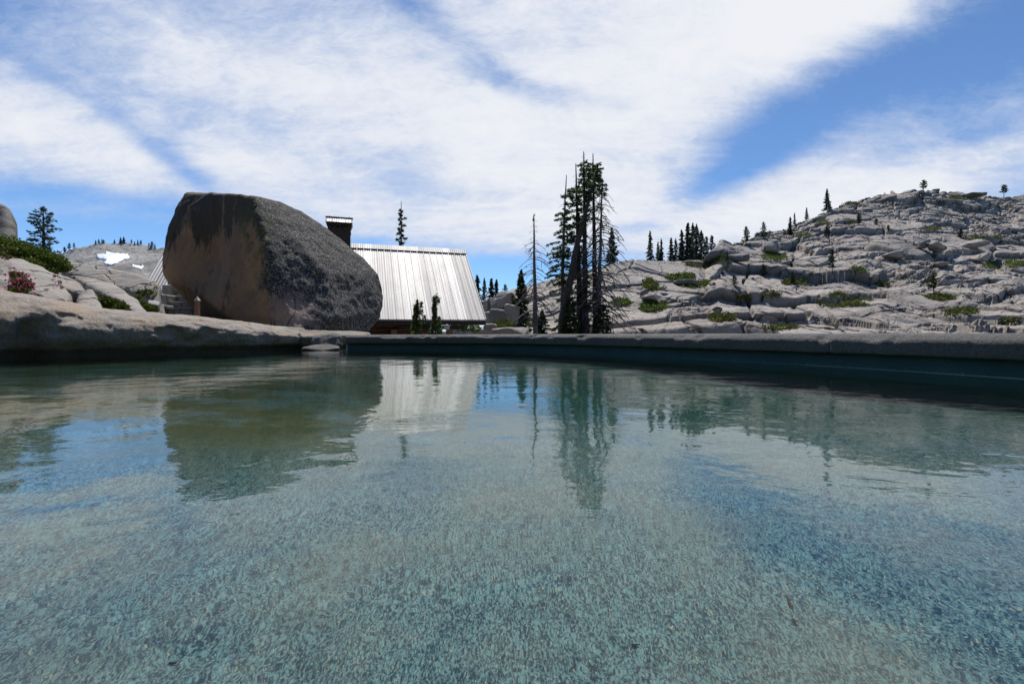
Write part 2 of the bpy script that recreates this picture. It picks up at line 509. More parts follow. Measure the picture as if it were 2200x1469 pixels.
M['ground'] = plain('ground_soil', (.20, .185, .16), .95, 0, .4, .8, .05)
M['snow'] = plain('snow', (.82, .85, .88), .6, 0, .05, 2.0)
M['bark'] = plain('bark', (.055, .045, .04), .95, 0, .5, 5.0, .03)
M['bark_grey'] = plain('weathered_bark', (.115, .105, .105), .95, 0, .45, 4.0, .03)
def leaf_mat(name, a, c_, sc=.7, trans=.25):
    m, n, b, pos, o = material(name)
    v = n.noise(pos, sc, 4, .6)
    v2 = n.noise(pos, sc * 9, 2, .6)
    cc = n.mix(n.smooth(n.add(n.mul(v, .6), n.mul(v2, .4)), .35, .65), a, c_)
    n.put(b.inputs['Base Color'], cc); b.inputs['Roughness'].default_value = .65
    b.inputs['Specular IOR Level'].default_value = .25
    t = n.n('ShaderNodeBsdfTranslucent'); n.put(t.inputs['Color'], cc)
    mx = n.n('ShaderNodeMixShader'); mx.inputs[0].default_value = trans
    n.t.links.new(b.outputs[0], mx.inputs[1]); n.t.links.new(t.outputs[0], mx.inputs[2])
    n.t.links.new(mx.outputs[0], o.inputs[0])
    return m
M['needle'] = leaf_mat('fir_needles', (.034, .060, .022), (.092, .135, .048), trans=.42)
M['needle_pale'] = leaf_mat('pine_needles', (.07, .11, .035), (.14, .19, .06))
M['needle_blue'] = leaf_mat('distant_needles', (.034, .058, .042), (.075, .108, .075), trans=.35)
M['leaf'] = leaf_mat('shrub_leaves', (.055, .095, .014), (.15, .19, .028), 1.6)
M['leaf_dark'] = leaf_mat('dark_shrub_leaves', (.035, .062, .011), (.09, .125, .02), 1.6)
M['mat_green'] = leaf_mat('mat_leaves', (.05, .068, .012), (.145, .158, .03), .5)
M['pink'] = leaf_mat('pink_petals', (.42, .035, .16), (.62, .10, .30), 8, .3)
M['log'] = plain('log_wall', (.115, .050, .026), .7, 0, .35, 3.0, .01)
M['dark_wood'] = plain('dark_beam', (.022, .019, .018), .7, 0, .3, 4.0)
M['post_wood'] = plain('post_wood', (.20, .095, .05), .7, 0, .25, 5.0)
M['cap_wood'] = plain('pale_wood', (.52, .44, .33), .6, 0, .15, 8.0)
M['dish'] = plain('dish_white', (.42, .40, .38), .5, 0, .08, 6.0)

# weathered standing seam metal
m, n, b, pos, _ = material('roof_metal')
M['roof'] = m
px_, py_, pz_ = n.xyz(pos)            # roof object space: x along the ridge, y up the slope
pan = n.m('FLOOR', n.mul(px_, 1 / .36))
wn = n.n('ShaderNodeTexWhiteNoise', noise_dimensions='1D'); n.put(wn.inputs['W'], pan)
streak = n.noise(n.comb(n.mul(px_, 9.0), n.mul(py_, .35), 0), 1.0, 6, .65)
mott = n.noise(n.comb(n.mul(px_, 1.3), n.mul(py_, .8), 0), 1.0, 5, .6)
v = n.add(n.mul(streak, .40), n.add(n.mul(wn.outputs[0], .34), n.mul(mott, .26)))
n.put(b.inputs['Base Color'], n.mix(n.smooth(v, .30, .75), (.28, .275, .272), (.47, .46, .455)))
b.inputs['Metallic'].default_value = .35
n.put(b.inputs['Roughness'], n.lin(v, .3, .8, .60, .54))
wave = n.add(n.noise(n.comb(n.mul(px_, 2.2), n.mul(py_, .30), 0), 1.0, 3, .5), n.mul(streak, .25))
wave = n.add(n.mul(wave, .5), n.mul(n.m('SINE', n.mul(px_, 52.36)), .22))
n.put(b.inputs['Normal'], n.bump(wave, .6, .03))

m, n, b, pos, _ = material('chimney_brick')
M['brick'] = m
bt = n.n('ShaderNodeTexBrick'); n.put(bt.inputs['Vector'], pos)
mpb = n.n('ShaderNodeMapping'); n.put(mpb.inputs[0], pos); mpb.inputs['Rotation'].default_value = (R_(90), 0, 0)
n.put(bt.inputs['Vector'], mpb.outputs[0])
bt.inputs['Scale'].default_value = 5.0
n.put(bt.inputs['Color1'], (.075, .045, .034)); n.put(bt.inputs['Color2'], (.045, .030, .025)); n.put(bt.inputs['Mortar'], (.08, .07, .065))
n.put(b.inputs['Base Color'], bt.outputs['Color']); b.inputs['Roughness'].default_value = .9
n.put(b.inputs['Normal'], n.bump(bt.outputs['Fac'], -.5, .02))

# ================================================================== SETTING
# ---- shorelines of the pool (world x, y)
SHORE_PX = [(0, 769), (120, 766), (260, 762), (400, 758), (520, 755), (620, 751), (680, 748)]
shore = []
for sx, sy in SHORE_PX:
    a, v = uv(sx, sy); Yw = -H / v
    shore.append((a * Yw, Yw))
shore = [(-5.6, -4.5), (-5.75, -1.5), (-5.6, 1.2), (-5.15, 3.0)] + shore
RIM = [(-2.78, 7.62), (-1.75, 7.42), (-.55, 7.02), (.45, 6.32), (1.40, 5.05), (2.15, 3.70), (2.68, 2.42), (2.95, 1.2), (3.05, -.4), (2.9, -2.2), (2.5, -4.5)]
rim = catmull(RIM, 24)
shore_c = catmull(shore, 16)

# ---- ground: one sheet out to the horizon, rising to the bank on the left
def bank_y(px):
    return np.interp(px, [-2500, -300, 0, 200, 350, 440, 520, 600, 760, 860], [630, 634, 646, 668, 676, 688, 702, 712, 722, 760])
def ground_z(X, Y):
    Ys = np.maximum(Y, 3.0)
    px = CX + X / Ys * F
    zb = H + (CY - bank_y(px)) / F * np.clip(Y, 6, 26)
    w = sst(Y, 6.0, 8.5) * sst(-X - .12 * Y, .2, 1.8)
    low = -1.25 + .35 * sst(Y, 15, 45) - 1.1 * (1 - sst(np.hypot(X, Y - 2), 7.5, 10))
    far = sst(np.hypot(X, Y), 60, 400)
    z = low * (1 - w) + zb * w
    return z * (1 - far) - 3.0 * far
ax = np.concatenate([-np.geomspace(2600, 26, 26), np.linspace(-25, 25, 101), np.geomspace(26, 2600, 26)])
ay = np.concatenate([-np.geomspace(2600, 12, 22), np.linspace(-11, 40, 103), np.geomspace(41, 2600, 26)])
GX, GY = np.meshgrid(ax, ay)
gz = ground_z(GX.ravel(), GY.ravel())
gv = np.stack([GX.ravel(), GY.ravel(), gz], -1)
near = np.hypot(gv[:, 0], gv[:, 1]) < 60
gv[:, 2] += np.where(near & (gv[:, 1] > 7.5), .06 * fbm(gv, .9, 4, 3), 0)
struct(link_mesh('ground', np_mesh('ground', gv, grid_faces(len(ay), len(ax))), [M['ground']]))

# ---- granite hill on the right: jointed, terraced rock
HPX = [850, 960, 1040, 1062, 1085, 1110, 1150, 1180, 1230, 1300, 1325, 1360, 1420, 1480, 1515, 1532, 1550, 1570, 1600, 1640, 1700, 1760, 1800, 1850, 1900, 1960, 2010, 2060, 2120, 2200, 2350, 2550, 2800, 3200]
HPY = [740, 728, 700, 640, 626, 614, 606, 598, 584, 572, 562, 558, 562, 563, 566, 540, 519, 520, 514, 500, 488, 457, 441, 426, 418, 413, 412, 415, 418, 424, 440, 470, 520, 600]
HD = [(850, 62), (1040, 66), (1150, 72), (1300, 76), (1500, 84), (1600, 104), (1750, 124), (1900, 132), (2200, 132), (2500, 120), (3200, 100)]
cols = np.concatenate([np.linspace(880, 2260, 980), np.linspace(2263, 3200, 160)])
rows = np.concatenate([np.linspace(0, 1, 420), 1 + np.linspace(.02, 1, 24)])
yc = np.interp(cols, HPX, HPY); dc = np.interp(cols, [p[0] for p in HD], [p[1] for p in HD])
yb = 728.0
Ynear = 46.0
T, C = np.meshgrid(rows, cols, indexing='ij')
tt = np.minimum(T, 1); ov = np.maximum(T - 1, 0)
YC = np.broadcast_to(dc, T.shape); PYC = np.broadcast_to(yc, T.shape)
p3 = np.stack([C.ravel() / 170, tt.ravel() * 3.2, 0 * tt.ravel()], -1)
wob = fbm(p3, 1.0, 4, 11).reshape(T.shape)
edgef = np.sin(np.pi * np.clip(tt, 0, 1))
tY = np.clip(tt + .11 * wob * edgef, 0, 1.02) ** 1.15
Yg = Ynear + (YC - Ynear) * tY + ov * 70
pyg = yb + (PYC - yb) * tt
a_ = ((C - CX) * math.cos(ROLL) + (CY - pyg) * math.sin(ROLL)) / F
v_ = (-(C - CX) * math.sin(ROLL) + (CY - pyg) * math.cos(ROLL)) / F
Xg = a_ * Yg
Zg = H + v_ * np.minimum(Yg, Ynear + (YC - Ynear) * 1.02) - ov * ov * 34 - ov * 4
Bv = np.stack([Xg, Yg, Zg], -1)
S = np.concatenate([np.zeros((1, T.shape[1])), np.cumsum(np.sqrt(np.sum(np.diff(Bv, axis=0)[:, :, 1:] ** 2, -1)), 0)], 0)
du = np.gradient(Bv, axis=1); dv = np.gradient(Bv, axis=0)
nrm = np.cross(du, dv); nrm /= np.maximum(np.linalg.norm(nrm, axis=-1, keepdims=True), 1e-9)
nrm[nrm[..., 2] < 0] *= -1
X1, S1 = Xg.ravel(), S.ravel()
q = np.stack([X1, S1, np.zeros_like(X1)], -1)
w1 = fbm(q, .10, 3, 21) * 3.0; w2 = fbm(q, .10, 3, 31) * 3.0
ang = R_(-16)
xr = (X1 + w1) * math.cos(ang) - (S1 + w2) * math.sin(ang); sr = (X1 + w1) * math.sin(ang) + (S1 + w2) * math.cos(ang)
def slabs(sx, sy, seed, rnd, lift, tilt, crack, cw):
    f1, e, r1_, r2_, r3_, bx_, by_ = vor2(xr / sx, sr / sy, seed)
    h = (r1_ - .5) * lift + (bx_ * (r2_ - .5) + by_ * (r3_ - .25)) * tilt
    pil = sst(e, 0, rnd)
    return h * sst(e, 0, .05) + (pil - 1) * crack * .3 - crack * (1 - sst(e, 0, cw)), e
blocky = sst(fbm(q, .055, 3, 41) + .22 * sst(C.ravel(), 1600, 1900) + .75 * (tt.ravel() - .55) * sst(C.ravel(), 1450, 1600), -.08, .34)
smoothdome = (1 - sst(C.ravel(), 1480, 1560)) * sst(tt.ravel(), .42, .62)
h1, e1 = slabs(15.0, 8.0, 51, .16, 1.7, 2.4, .8, .030)
h2, e2 = slabs(5.0, 2.5, 61, .10, .65, 1.2, .35, .05)
h3, e3 = slabs(2.1, 1.0, 71, .11, .34, .70, .18, .08)
rub = sst(fbm(q, .16, 3, 81), .10, .34)
disp = h1 * (1 - .75 * smoothdome) + h2 * (.10 + .90 * blocky) * (1 - .92 * smoothdome) + h3 * (.06 + .9 * rub * blocky + .25 * blocky) * (1 - .95 * smoothdome)
disp += fbm(q, .35, 4, 91) * .13 * (1 - .5 * smoothdome) + fbm(q, 2.0, 3, 95) * .05
def joints(angle, spacing, seed, depth, wid):
    ca, sa = math.cos(R_(angle)), math.sin(R_(angle))
    c1_ = X1 * ca + S1 * sa + fbm(q, .07, 3, seed) * 2.2 + fbm(q, .6, 2, seed + 3) * .12
    k_ = np.floor(c1_ / spacing); f_ = np.abs(c1_ / spacing - k_ - .5) * spacing
    along = -X1 * sa + S1 * ca
    on_ = fbm(np.stack([along * .06, k_ * 3.7, 0 * k_], -1), 1.0, 2, seed + 5) > -.02
    return -depth * (1 - sst(f_, wid * .4, wid)) * on_
J = joints(62, 7.0, 611, 1., .42) + joints(-25, 9.0, 621, 1., .40) + joints(8, 5.5, 631, 1., .36) + joints(35, 13.0, 641, 1., .40)
crack_mask = np.clip(-J * (1 - .55 * smoothdome) + .9 * (1 - sst(e1, .012, .035)) * (1 - .6 * smoothdome) + .6 * (1 - sst(e2, .02, .06)) * blocky, 0, 1) * sst(fbm(q, .5, 3, 651), -.25, .15)
disp += (joints(62, 7.0, 611, .8, .34) + joints(-25, 9.0, 621, .7, .32) + joints(8, 5.5, 631, .6, .30)) * (1 - .75 * smoothdome)
fade = sst(T.ravel(), 0, .05)
HV = Bv.reshape(-1, 3) + nrm.reshape(-1, 3) * (disp * fade)[:, None]
hill_me = np_mesh('hill', HV, grid_faces(len(rows), len(cols)))
hill_me.attributes.new('joint_dark', 'FLOAT', 'POINT').data.foreach_set('value', crack_mask.astype(np.float32))
struct(link_mesh('hill', hill_me, [M['hill']], smooth=False))
hpx, hpy = project(HV)
NC = len(cols)
def hill_at(px, py, tol=3.0):
    """first hill vertex seen through this direction of the photograph"""
    dd = np.hypot(hpx - px, (hpy - py))
    idx = np.where(dd < tol)[0]
    if not len(idx):
        idx = np.argsort(dd)[:6]
    k = idx[np.argmin(HV[idx, 1])]
    return HV[k], k
def hill_top(px):
    j = int(np.argmin(np.abs(cols - px)))
    col = HV.reshape(len(rows), NC, 3)[:, j]
    pr = hpy.reshape(len(rows), NC)[:, j]
    k = int(np.argmin(pr))
    return col[k], pr[k]

# ---- distant hill on the left with snow
FPX = [-500, -200, 60, 120, 165, 215, 250, 300, 340, 420, 520, 640, 760, 900]
FPY = [640, 600, 556, 545, 533, 522, 522, 527, 531, 540, 560, 590, 640, 740]
fc = np.linspace(-500, 900, 420); fr = np.concatenate([np.linspace(0, 1, 130), 1 + np.linspace(.05, 1, 10)])
FT, FC = np.meshgrid(fr, fc, indexing='ij')
ft = np.minimum(FT, 1); fo = np.maximum(FT - 1, 0)
FY = 150 + 170 * ft ** 1.1 + fo * 150
fpy = 735 + (np.interp(FC, FPX, FPY) - 735) * ft
fa = ((FC - CX) * math.cos(ROLL) + (CY - fpy) * math.sin(ROLL)) / F
fv = (-(FC - CX) * math.sin(ROLL) + (CY - fpy) * math.cos(ROLL)) / F
FB = np.stack([fa * FY, FY, H + fv * np.minimum(FY, 320) - fo ** 2 * 70], -1).reshape(-1, 3)
fq = FB * np.array([1, .6, 1.0])
f1_, fe, fr1, fr2, fr3, _, _ = vor2(FB[:, 0] / 9, FB[:, 1] / 11, 131)
FV = FB.copy()
FV[:, 2] += (fbm(fq, .05, 5, 121, .6) * 3.2 + (fr1 - .5) * 1.6 * sst(fe, 0, .15)) * sst(FT.ravel(), 0, .1)
struct(link_mesh('distant_hill', np_mesh('distant_hill', FV, grid_faces(len(fr), len(fc))), [M['far_hill']]))
fpx_, fpy_ = project(FV)
fq4 = grid_faces(len(fr), len(fc))
def snow(poly, label, grow=0):
    cxp, cyp = fpx_[fq4].mean(1), fpy_[fq4].mean(1)
    jit = fbm(np.stack([cxp, cyp, 0 * cxp], -1), .08, 3, 5) * 5
    inside = np.zeros(len(cxp), bool)
    xs, ys = cxp + jit, cyp + jit * .5
    n_ = len(poly)
    for i in range(n_):
        x1, y1 = poly[i]; x2, y2 = poly[(i + 1) % n_]
        cr = ((y1 > ys) != (y2 > ys)) & (xs < (x2 - x1) * (ys - y1) / (y2 - y1 + 1e-9) + x1)
        inside ^= cr
    inside &= FT.ravel()[fq4[:, 0]] < 1
    fs = fq4[inside]
    if not len(fs): return
    used, inv = np.unique(fs, return_inverse=True)
    vv = FV[used] + np.array([0, -.3, .25])
    o = link_mesh('snow_patch', np_mesh('snow_patch', vv, inv.reshape(-1, 4)), [M['snow']])
    s = o.modifiers.new('thick', 'SOLIDIFY'); s.thickness = .3; s.offset = -1
    tag(o, label, 'snow patch', 'snow patches on the distant hill')
snow([(208, 548), (226, 545), (232, 541), (238, 545), (272, 546), (280, 554), (262, 562), (240, 570), (224, 566), (224, 558), (208, 554)], 'largest snow patch in the middle of the distant grey hill')
snow([(286, 570), (312, 572), (300, 580), (288, 576)], 'small snow patch low beside the roof edge')
snow([(130, 543), (160, 533), (162, 536), (132, 547)], 'thin snow streak on the slope under the lone tree')

# ---- unseen dark slope added behind the camera to block sky fill
bt, br2 = np.meshgrid(np.linspace(R_(155), R_(385), 90), np.linspace(0, 1, 30), indexing='ij')
rad = 16 + 60 * br2
hz_ = -.9 + 36 * sst(br2, 0, .8) * (sst(bt, R_(155), R_(190)) * (1 - sst(bt, R_(350), R_(385))))
bv = np.stack([(rad * np.cos(bt)).ravel(), (rad * np.sin(bt)).ravel(), hz_.ravel()], -1)
bv[:, 2] += fbm(bv, .12, 4, 151) * 2.0
M['blocker'] = leaf_mat('blocker_dark', (.020, .028, .014), (.075, .075, .055), .25, .0)
struct(link_mesh('sky_blocker', np_mesh('sky_blocker', bv, grid_faces(90, 30)), [M['blocker']]))

# ================================================================== POOL
inner = rim.copy()
tan = np.gradient(rim, axis=0); tan /= np.linalg.norm(tan, axis=1, keepdims=True)
outn = np.stack([-tan[:, 1], tan[:, 0]], -1)        # away from the pool
if outn[60][1] < 0: outn = -outn
# water surface: fan from a point under the camera out to the rim and under the shore rock
stan = np.gradient(shore_c, axis=0); stan /= np.linalg.norm(stan, axis=1, keepdims=True)
sout = np.stack([-stan[:, 1], stan[:, 0]], -1)
if sout[100][0] > 0: sout = -sout
outline = np.concatenate([shore_c + sout * .35, [(-2.9, 7.75)], rim + outn * .10, [(0, -6.0)]], 0)
ctr = np.array([-.3, -.7])
th = np.arctan2(outline[:, 1] - ctr[1], outline[:, 0] - ctr[0]); rr = np.hypot(outline[:, 1] - ctr[1], outline[:, 0] - ctr[0])
o_ = np.argsort(th); th, rr = th[o_], rr[o_]
NA, NR = 900, 420
A = np.linspace(-np.pi, np.pi, NA, endpoint=False)
RR = np.interp(A, np.concatenate([th - 2 * np.pi, th, th + 2 * np.pi]), np.tile(rr, 3))
frac = np.linspace(.0005, 1, NR)
wx = ctr[0] + frac[:, None] * RR * np.cos(A); wy = ctr[1] + frac[:, None] * RR * np.sin(A)
wz = np.zeros_like(wx)
wq = np.stack([wx.ravel(), wy.ravel() * 1.2, 0 * wx.ravel()], -1)
gustw = np.exp(-(((wq[:, 0] + .45) / .8) ** 2 + ((wq[:, 1] / 1.2 - .75) / .45) ** 2))
wz = .0014 * fbm(wq, 2.1, 2, 201) + (.00026 + .0013 * gustw) * fbm(wq, 8.0, 2, 205)
WV = np.stack([wx.ravel(), wy.ravel(), wz], -1)
wf = grid_faces(NR, NA, wrap=True)
if np.cross(WV[wf[0][1]] - WV[wf[0][0]], WV[wf[0][2]] - WV[wf[0][0]])[2] < 0: wf = wf[:, ::-1]
water = struct(link_mesh('water', np_mesh('water', WV, wf), [M['water']]))
# floor: deeper towards the middle, shelving up to the shore rock, a shallow bench along the far side
fx = ctr[0] + frac[:, None] * (RR + .25) * np.cos(A); fy = ctr[1] + frac[:, None] * (RR + .25) * np.sin(A)
fz = -.60 - .95 * sst(fy.ravel() + .25 * fx.ravel(), .9, 4.2) + .05 * fbm(np.stack([fx.ravel(), fy.ravel(), 0 * fx.ravel()], -1), .8, 3, 211)
sd_ = (-fx.ravel() - 2.2) * .9 + 0 * fy.ravel()
fz += .30 * sst(sd_, 0.2, 2.6) * (1 - sst(fy.ravel(), 2, 5))
FVv = np.stack([fx.ravel(), fy.ravel(), fz], -1)
struct(link_mesh('pool_floor', np_mesh('pool_floor', FVv, wf), [M['plaster']]))

sun.cycles.is_caustics_light = True
water.cycles.is_caustics_caster = True
bpy.data.objects['pool_floor'].cycles.is_caustics_receiver = True

# far and right-hand pool wall, capped with rough stone
wall = empty('pool_wall', (rim[60][0], rim[60][1], -.6)); wl = wall.location.copy()
tag(wall, 'low curved pool wall of rough grey capstones above dark teal plaster', 'pool wall')
prof = [(.02, .104), (.02, -1.9), (.30, -1.9), (.30, .104)]
pv = []
for (ofs, z) in prof:
    pv.append(np.concatenate([rim + outn * ofs, np.full((len(rim), 1), z)], 1))
pv = np.concatenate(pv, 0) - np.array(wl)
pf = np.concatenate([grid_faces(4, len(rim)), np.array([[3 * len(rim) + i, 3 * len(rim) + i + 1, i + 1, i] for i in range(len(rim) - 1)])])
link_mesh('wall_face', np_mesh('wall_face', pv, pf), [M['wall_paint']], wall, smooth=False)
arc = np.concatenate([[0], np.cumsum(np.linalg.norm(np.diff(rim, axis=0), axis=1))])
def on_rim(s, ofs):
    x = np.interp(s, arc, rim[:, 0]); y = np.interp(s, arc, rim[:, 1])
    nx = np.interp(s, arc, outn[:, 0]); ny = np.interp(s, arc, outn[:, 1])
    return np.stack([x + nx * ofs, y + ny * ofs], -1)
# joints where the photograph shows them (x = 1147, 1381), the rest at similar spacing
rp, _ = project(np.concatenate([rim, np.full((len(rim), 1), .2)], 1))
fr_m = rim[:, 1] > 1.5
def s_of(px):
    k = np.where(fr_m)[0]; i = k[np.argmin(np.abs(rp[k] - px))]; return arc[i]
cuts = [0.0, s_of(940), s_of(1147), s_of(1381), s_of(1790), s_of(2330)]
while cuts[-1] + 1.6 < arc[-1]: cuts.append(cuts[-1] + 1.5)
cuts.append(arc[-1])
for i in range(len(cuts) - 1):
    s0, s1 = cuts[i] + .004, cuts[i + 1] - .004
    ns = max(8, int((s1 - s0) / .016))
    ss = np.linspace(s0, s1, ns)
    # cross-section, from the inner bottom edge round to the outer bottom edge
    sec = [(-.015, .099), (-.020, .115), (-.018, .145), (-.020, .175), (-.018, .2), (-.012, .205), (.004, .222), (.028, .234), (.06, .239), (.14, .240), (.24, .240), (.31, .236), (.335, .215), (.34, .15), (.335, .099)]
    vs = []
    for k, (ofs, z) in enumerate(sec):
        p2 = on_rim(ss, ofs)
        vs.append(np.concatenate([p2, np.full((ns, 1), z)], 1))
    V3 = np.concatenate(vs, 0)
    nz = fbm(V3, 9, 4, 300 + i, .6); chip = sst(fbm(V3 * np.array([1, 1, .3]), 4.5, 3, 340 + i), .05, .45)
    topf = np.repeat(np.array([0, 0, 0, .2, .6, 1, 1, .7, .3, .2, .2, .5, .5, 0, 0]), ns)
    on = np.repeat(on_rim(ss, 1)[None] - on_rim(ss, 0)[None], len(sec), 0).reshape(-1, 2)
    V3[:, :2] += on * (nz * .007 + chip * topf * .028)[:, None]
    V3[:, 2] += nz * .004 * np.repeat(np.array([1.2, .5, 0, 0, .5, .8, 1, 1, .7, .6, .6, .6, 0, 0, 0]), ns) - chip * topf * .014
    V3 -= np.array(wl)
    f = np.concatenate([grid_faces(len(sec), ns), np.array([[(len(sec) - 1) * ns + j, (len(sec) - 1) * ns + j + 1, j + 1, j] for j in range(ns - 1)])])
    me = np_mesh('coping_stone', V3, f)
    bm = bmesh.new(); bm.from_mesh(me); bm.verts.ensure_lookup_table()
    for j in (0, ns - 1):
        try: bm.faces.new([bm.verts[k * ns + j] for k in range(len(sec))])
        except ValueError: pass
    bmesh.ops.recalc_face_normals(bm, faces=bm.faces); bm.to_mesh(me); bm.free()
    link_mesh('coping_stone', me, [M['coping']], wall)

# ---- shore ledge of natural granite
SPX = [(-400, 618), (-200, 618), (0, 623), (29, 629), (71, 634), (143, 647), (200, 660), (257, 666), (343, 672), (429, 680), (486, 687), (550, 697), (600, 705), (640, 711), (700, 716)]
n_s = len(shore_c)
up = []
ss_px, _ = project(np.concatenate([shore_c, np.zeros((n_s, 1))], 1))
prev = None
secs = []
OFF = [(.30, -.70), (.10, -.25), (.06, -.04), (0.04, .05), (-.02, .20), (-.05, .36), (-.06, .50), (-.02, .63), (.08, .75), (.28, .88), (.55, .97), (.80, 1.0), (1.2, 1.0), (1.9, .99), (2.8, .93), (3.6, .70), (4.2, .3), (4.5, -.6)]
dense = np.linspace(0, len(OFF) - 1, 86)
offs = np.interp(dense, range(len(OFF)), [o[0] for o in OFF]); zs_ = np.interp(dense, range(len(OFF)), [o[1] for o in OFF])
sh = catmull(shore, 60)
st_ = np.gradient(sh, axis=0); st_ /= np.linalg.norm(st_, axis=1, keepdims=True)
so = np.stack([-st_[:, 1], st_[:, 0]], -1)
if so[len(so) // 2][0] > 0: so = -so
kk = np.ones(121) / 121
so = np.stack([np.convolve(np.pad(so[:, i_], 60, mode='edge'), kk, 'valid') for i_ in (0, 1)], -1); so /= np.linalg.norm(so, axis=1, keepdims=True)
LV = []
for i in range(len(sh)):
    x, y = sh[i]
    cp = sh[i] + so[i] * .8
    if cp[1] < 2.0:
        zc_ = .64
    else:
        pxx = CX + cp[0] / cp[1] * F
        zc_ = P(pxx, np.interp(pxx, [p[0] for p in SPX], [p[1] for p in SPX]), cp[1]).z
        k = float(sst(np.array([cp[1]]), 2.0, 4.4)[0]); zc_ = zc_ * k + .64 * (1 - k)
    endw = sst(np.array([i / len(sh)]), .93, 1.0)[0]
    sc_ = 1 - .55 * endw
    for o1, z1 in zip(offs, zs_):
        zz = z1 * zc_ if z1 > 0 else z1
        LV.append((x + so[i][0] * o1 * sc_, y + so[i][1] * o1 * sc_, zz))
LV = np.array(LV)
nrm_d = np.repeat(so, len(offs), 0)
d1 = fbm(LV * np.array([1, 1, 1.6]), 1.1, 3, 401); d2 = fbm(LV, 4.0, 5, 411, .58)
vf = np.tile(sst(zs_, .08, .3) * (1 - sst(offs, .55, 1.1) * .75), len(sh))
pits = sst(fbm(LV * np.array([1, 1, 1.3]), 2.2, 3, 421), .15, .45)
amt = d1 * .10 + d2 * .055 + fbm(LV, 14.0, 3, 431, .6) * .016 - pits * .06
LV[:, 0] -= nrm_d[:, 0] * amt * vf; LV[:, 1] -= nrm_d[:, 1] * amt * vf
LV[:, 2] += (d2 * .018 + d1 * .014) * np.tile(sst(zs_, .2, .5), len(sh))
ledge = link_mesh('shore_rock', np_mesh('shore_rock', LV, grid_faces(len(sh), len(offs))), [M['ledge']])
tag(ledge, 'long low tan granite ledge sloping into the pool along its bank', 'rock')

# ================================================================== ROCKS
def hull_rock(name, pts, vox, amp, mat, seed=0, label=None, cat='rock', group=None, smooth_it=4, sculpt=None, ridged=0.0, fscale=None):
    bm = bmesh.new()
    for p in pts: bm.verts.new(tuple(p))
    r = bmesh.ops.convex_hull(bm, input=bm.verts)
    junk = [e for e in r['geom_interior'] + r['geom_unused'] if isinstance(e, bmesh.types.BMVert)]
    bmesh.ops.delete(bm, geom=list(set(junk)), context='VERTS')
    bmesh.ops.recalc_face_normals(bm, faces=bm.faces)
    me = bpy.data.meshes.new(name); bm.to_mesh(me); bm.free()
    o = bpy.data.objects.new(name, me); col_.objects.link(o)
    rm = o.modifiers.new('r', 'REMESH'); rm.mode = 'VOXEL'; rm.voxel_size = vox
    sm = o.modifiers.new('s', 'SMOOTH'); sm.factor = .5; sm.iterations = smooth_it
    dg = bpy.context.evaluated_depsgraph_get(); dg.update()
    me2 = bpy.data.meshes.new_from_object(o.evaluated_get(dg))
    o.modifiers.clear()
    nv = len(me2.vertices)
    co = np.empty(nv * 3, np.float32); me2.vertices.foreach_get('co', co); co = co.reshape(-1, 3).astype(float)
    no = np.empty(nv * 3, np.float32); me2.vertices.foreach_get('normal', no); no = no.reshape(-1, 3)
    size = np.ptp(co, axis=0).max()
    s0 = fscale if fscale else 2.2 / size
    dsp = fbm(co, s0, 5, seed, .52) * amp
    if ridged: dsp += fbm(co, s0 * 2.2, 4, seed + 9, .5, True) * ridged
    if sculpt is not None: dsp = dsp + sculpt(co, no)
    co += no * dsp[:, None]
    me2.vertices.foreach_set('co', co.astype(np.float32).ravel())
    me2.polygons.foreach_set('use_smooth', [True] * len(me2.polygons))
    me2.materials.clear(); me2.materials.append(mat); me2.update(); me2.name = name
    o.data = me2; bpy.data.meshes.remove(me)
    if label: tag(o, label, cat, group)
    return o

# ---- the great boulder beside the pool
bp = [(398, 416, 15.2), (376, 450, 15.0), (360, 490, 14.8), (348, 552, 14.6), (352, 592, 14.5), (374, 610, 14.3), (430, 640, 13.6), (480, 662, 13.0), (540, 708, 12.3),
      (450, 413, 14.4), (505, 416, 13.6), (545, 424, 13.2), (556, 470, 12.9), (562, 540, 12.6), (572, 620, 12.35), (585, 706, 12.2), (640, 722, 12.2),
      (600, 436, 14.2), (648, 461, 15.0), (705, 500, 15.7), (753, 540, 16.2), (793, 573, 16.5), (811, 592, 16.5), (817, 617, 16.5), (818, 650, 16.3), (812, 682, 15.6), (780, 716, 14.6),
      (700, 590, 13.7), (660, 650, 12.9), (720, 680, 13.3),
      (450, 425, 17.8), (440, 500, 17.5), (450, 560, 17.2), (470, 706, 16.6), (520, 432, 19.0), (620, 470, 19.3), (720, 540, 19.5), (790, 610, 19.3), (700, 720, 19.0), (560, 700, 18.0)]
bpw = [P(*p) for p in bp] + [Vector((P(600, 700, 12.4).x, 12.5, -.15)), Vector((P(770, 700, 14.6).x, 14.6, -.15)), Vector((P(560, 700, 17).x, 17, -.1)), Vector((P(720, 700, 18).x, 18, -.1))]
hc = np.array(P(450, 545, 13.9))
hd = np.array(P(600, 640, 12.6))
def boulder_sculpt(co, no):
    left = sst(-(co @ np.array(pn) - np.array(pn) @ np.array(RA)), -.2, .5)
    r = np.linalg.norm((co - hc) * np.array([.8, .5, .8]), axis=1)
    hollow = -.42 * np.exp(-(r / .85) ** 2) * left
    f1, e, a1, a2, a3, _, _ = vor2(co[:, 0] / .8 + co[:, 1] * .5, co[:, 2] / 1.3 + co[:, 1] * .3, 7)
    flakes = (a1 - .5) * .07 * sst(e, 0, .12) * left
    rough = fbm(co, 5.0, 4, 77, .6) * .035 * (1 - left * .6)
    return hollow + flakes + rough
hull_rock('boulder', bpw, .055, .13, M['boulder'], 3, 'huge leaning boulder, black lichen crust beside a bare brown broken face', 'boulder', sculpt=boulder_sculpt, smooth_it=4, ridged=.05)

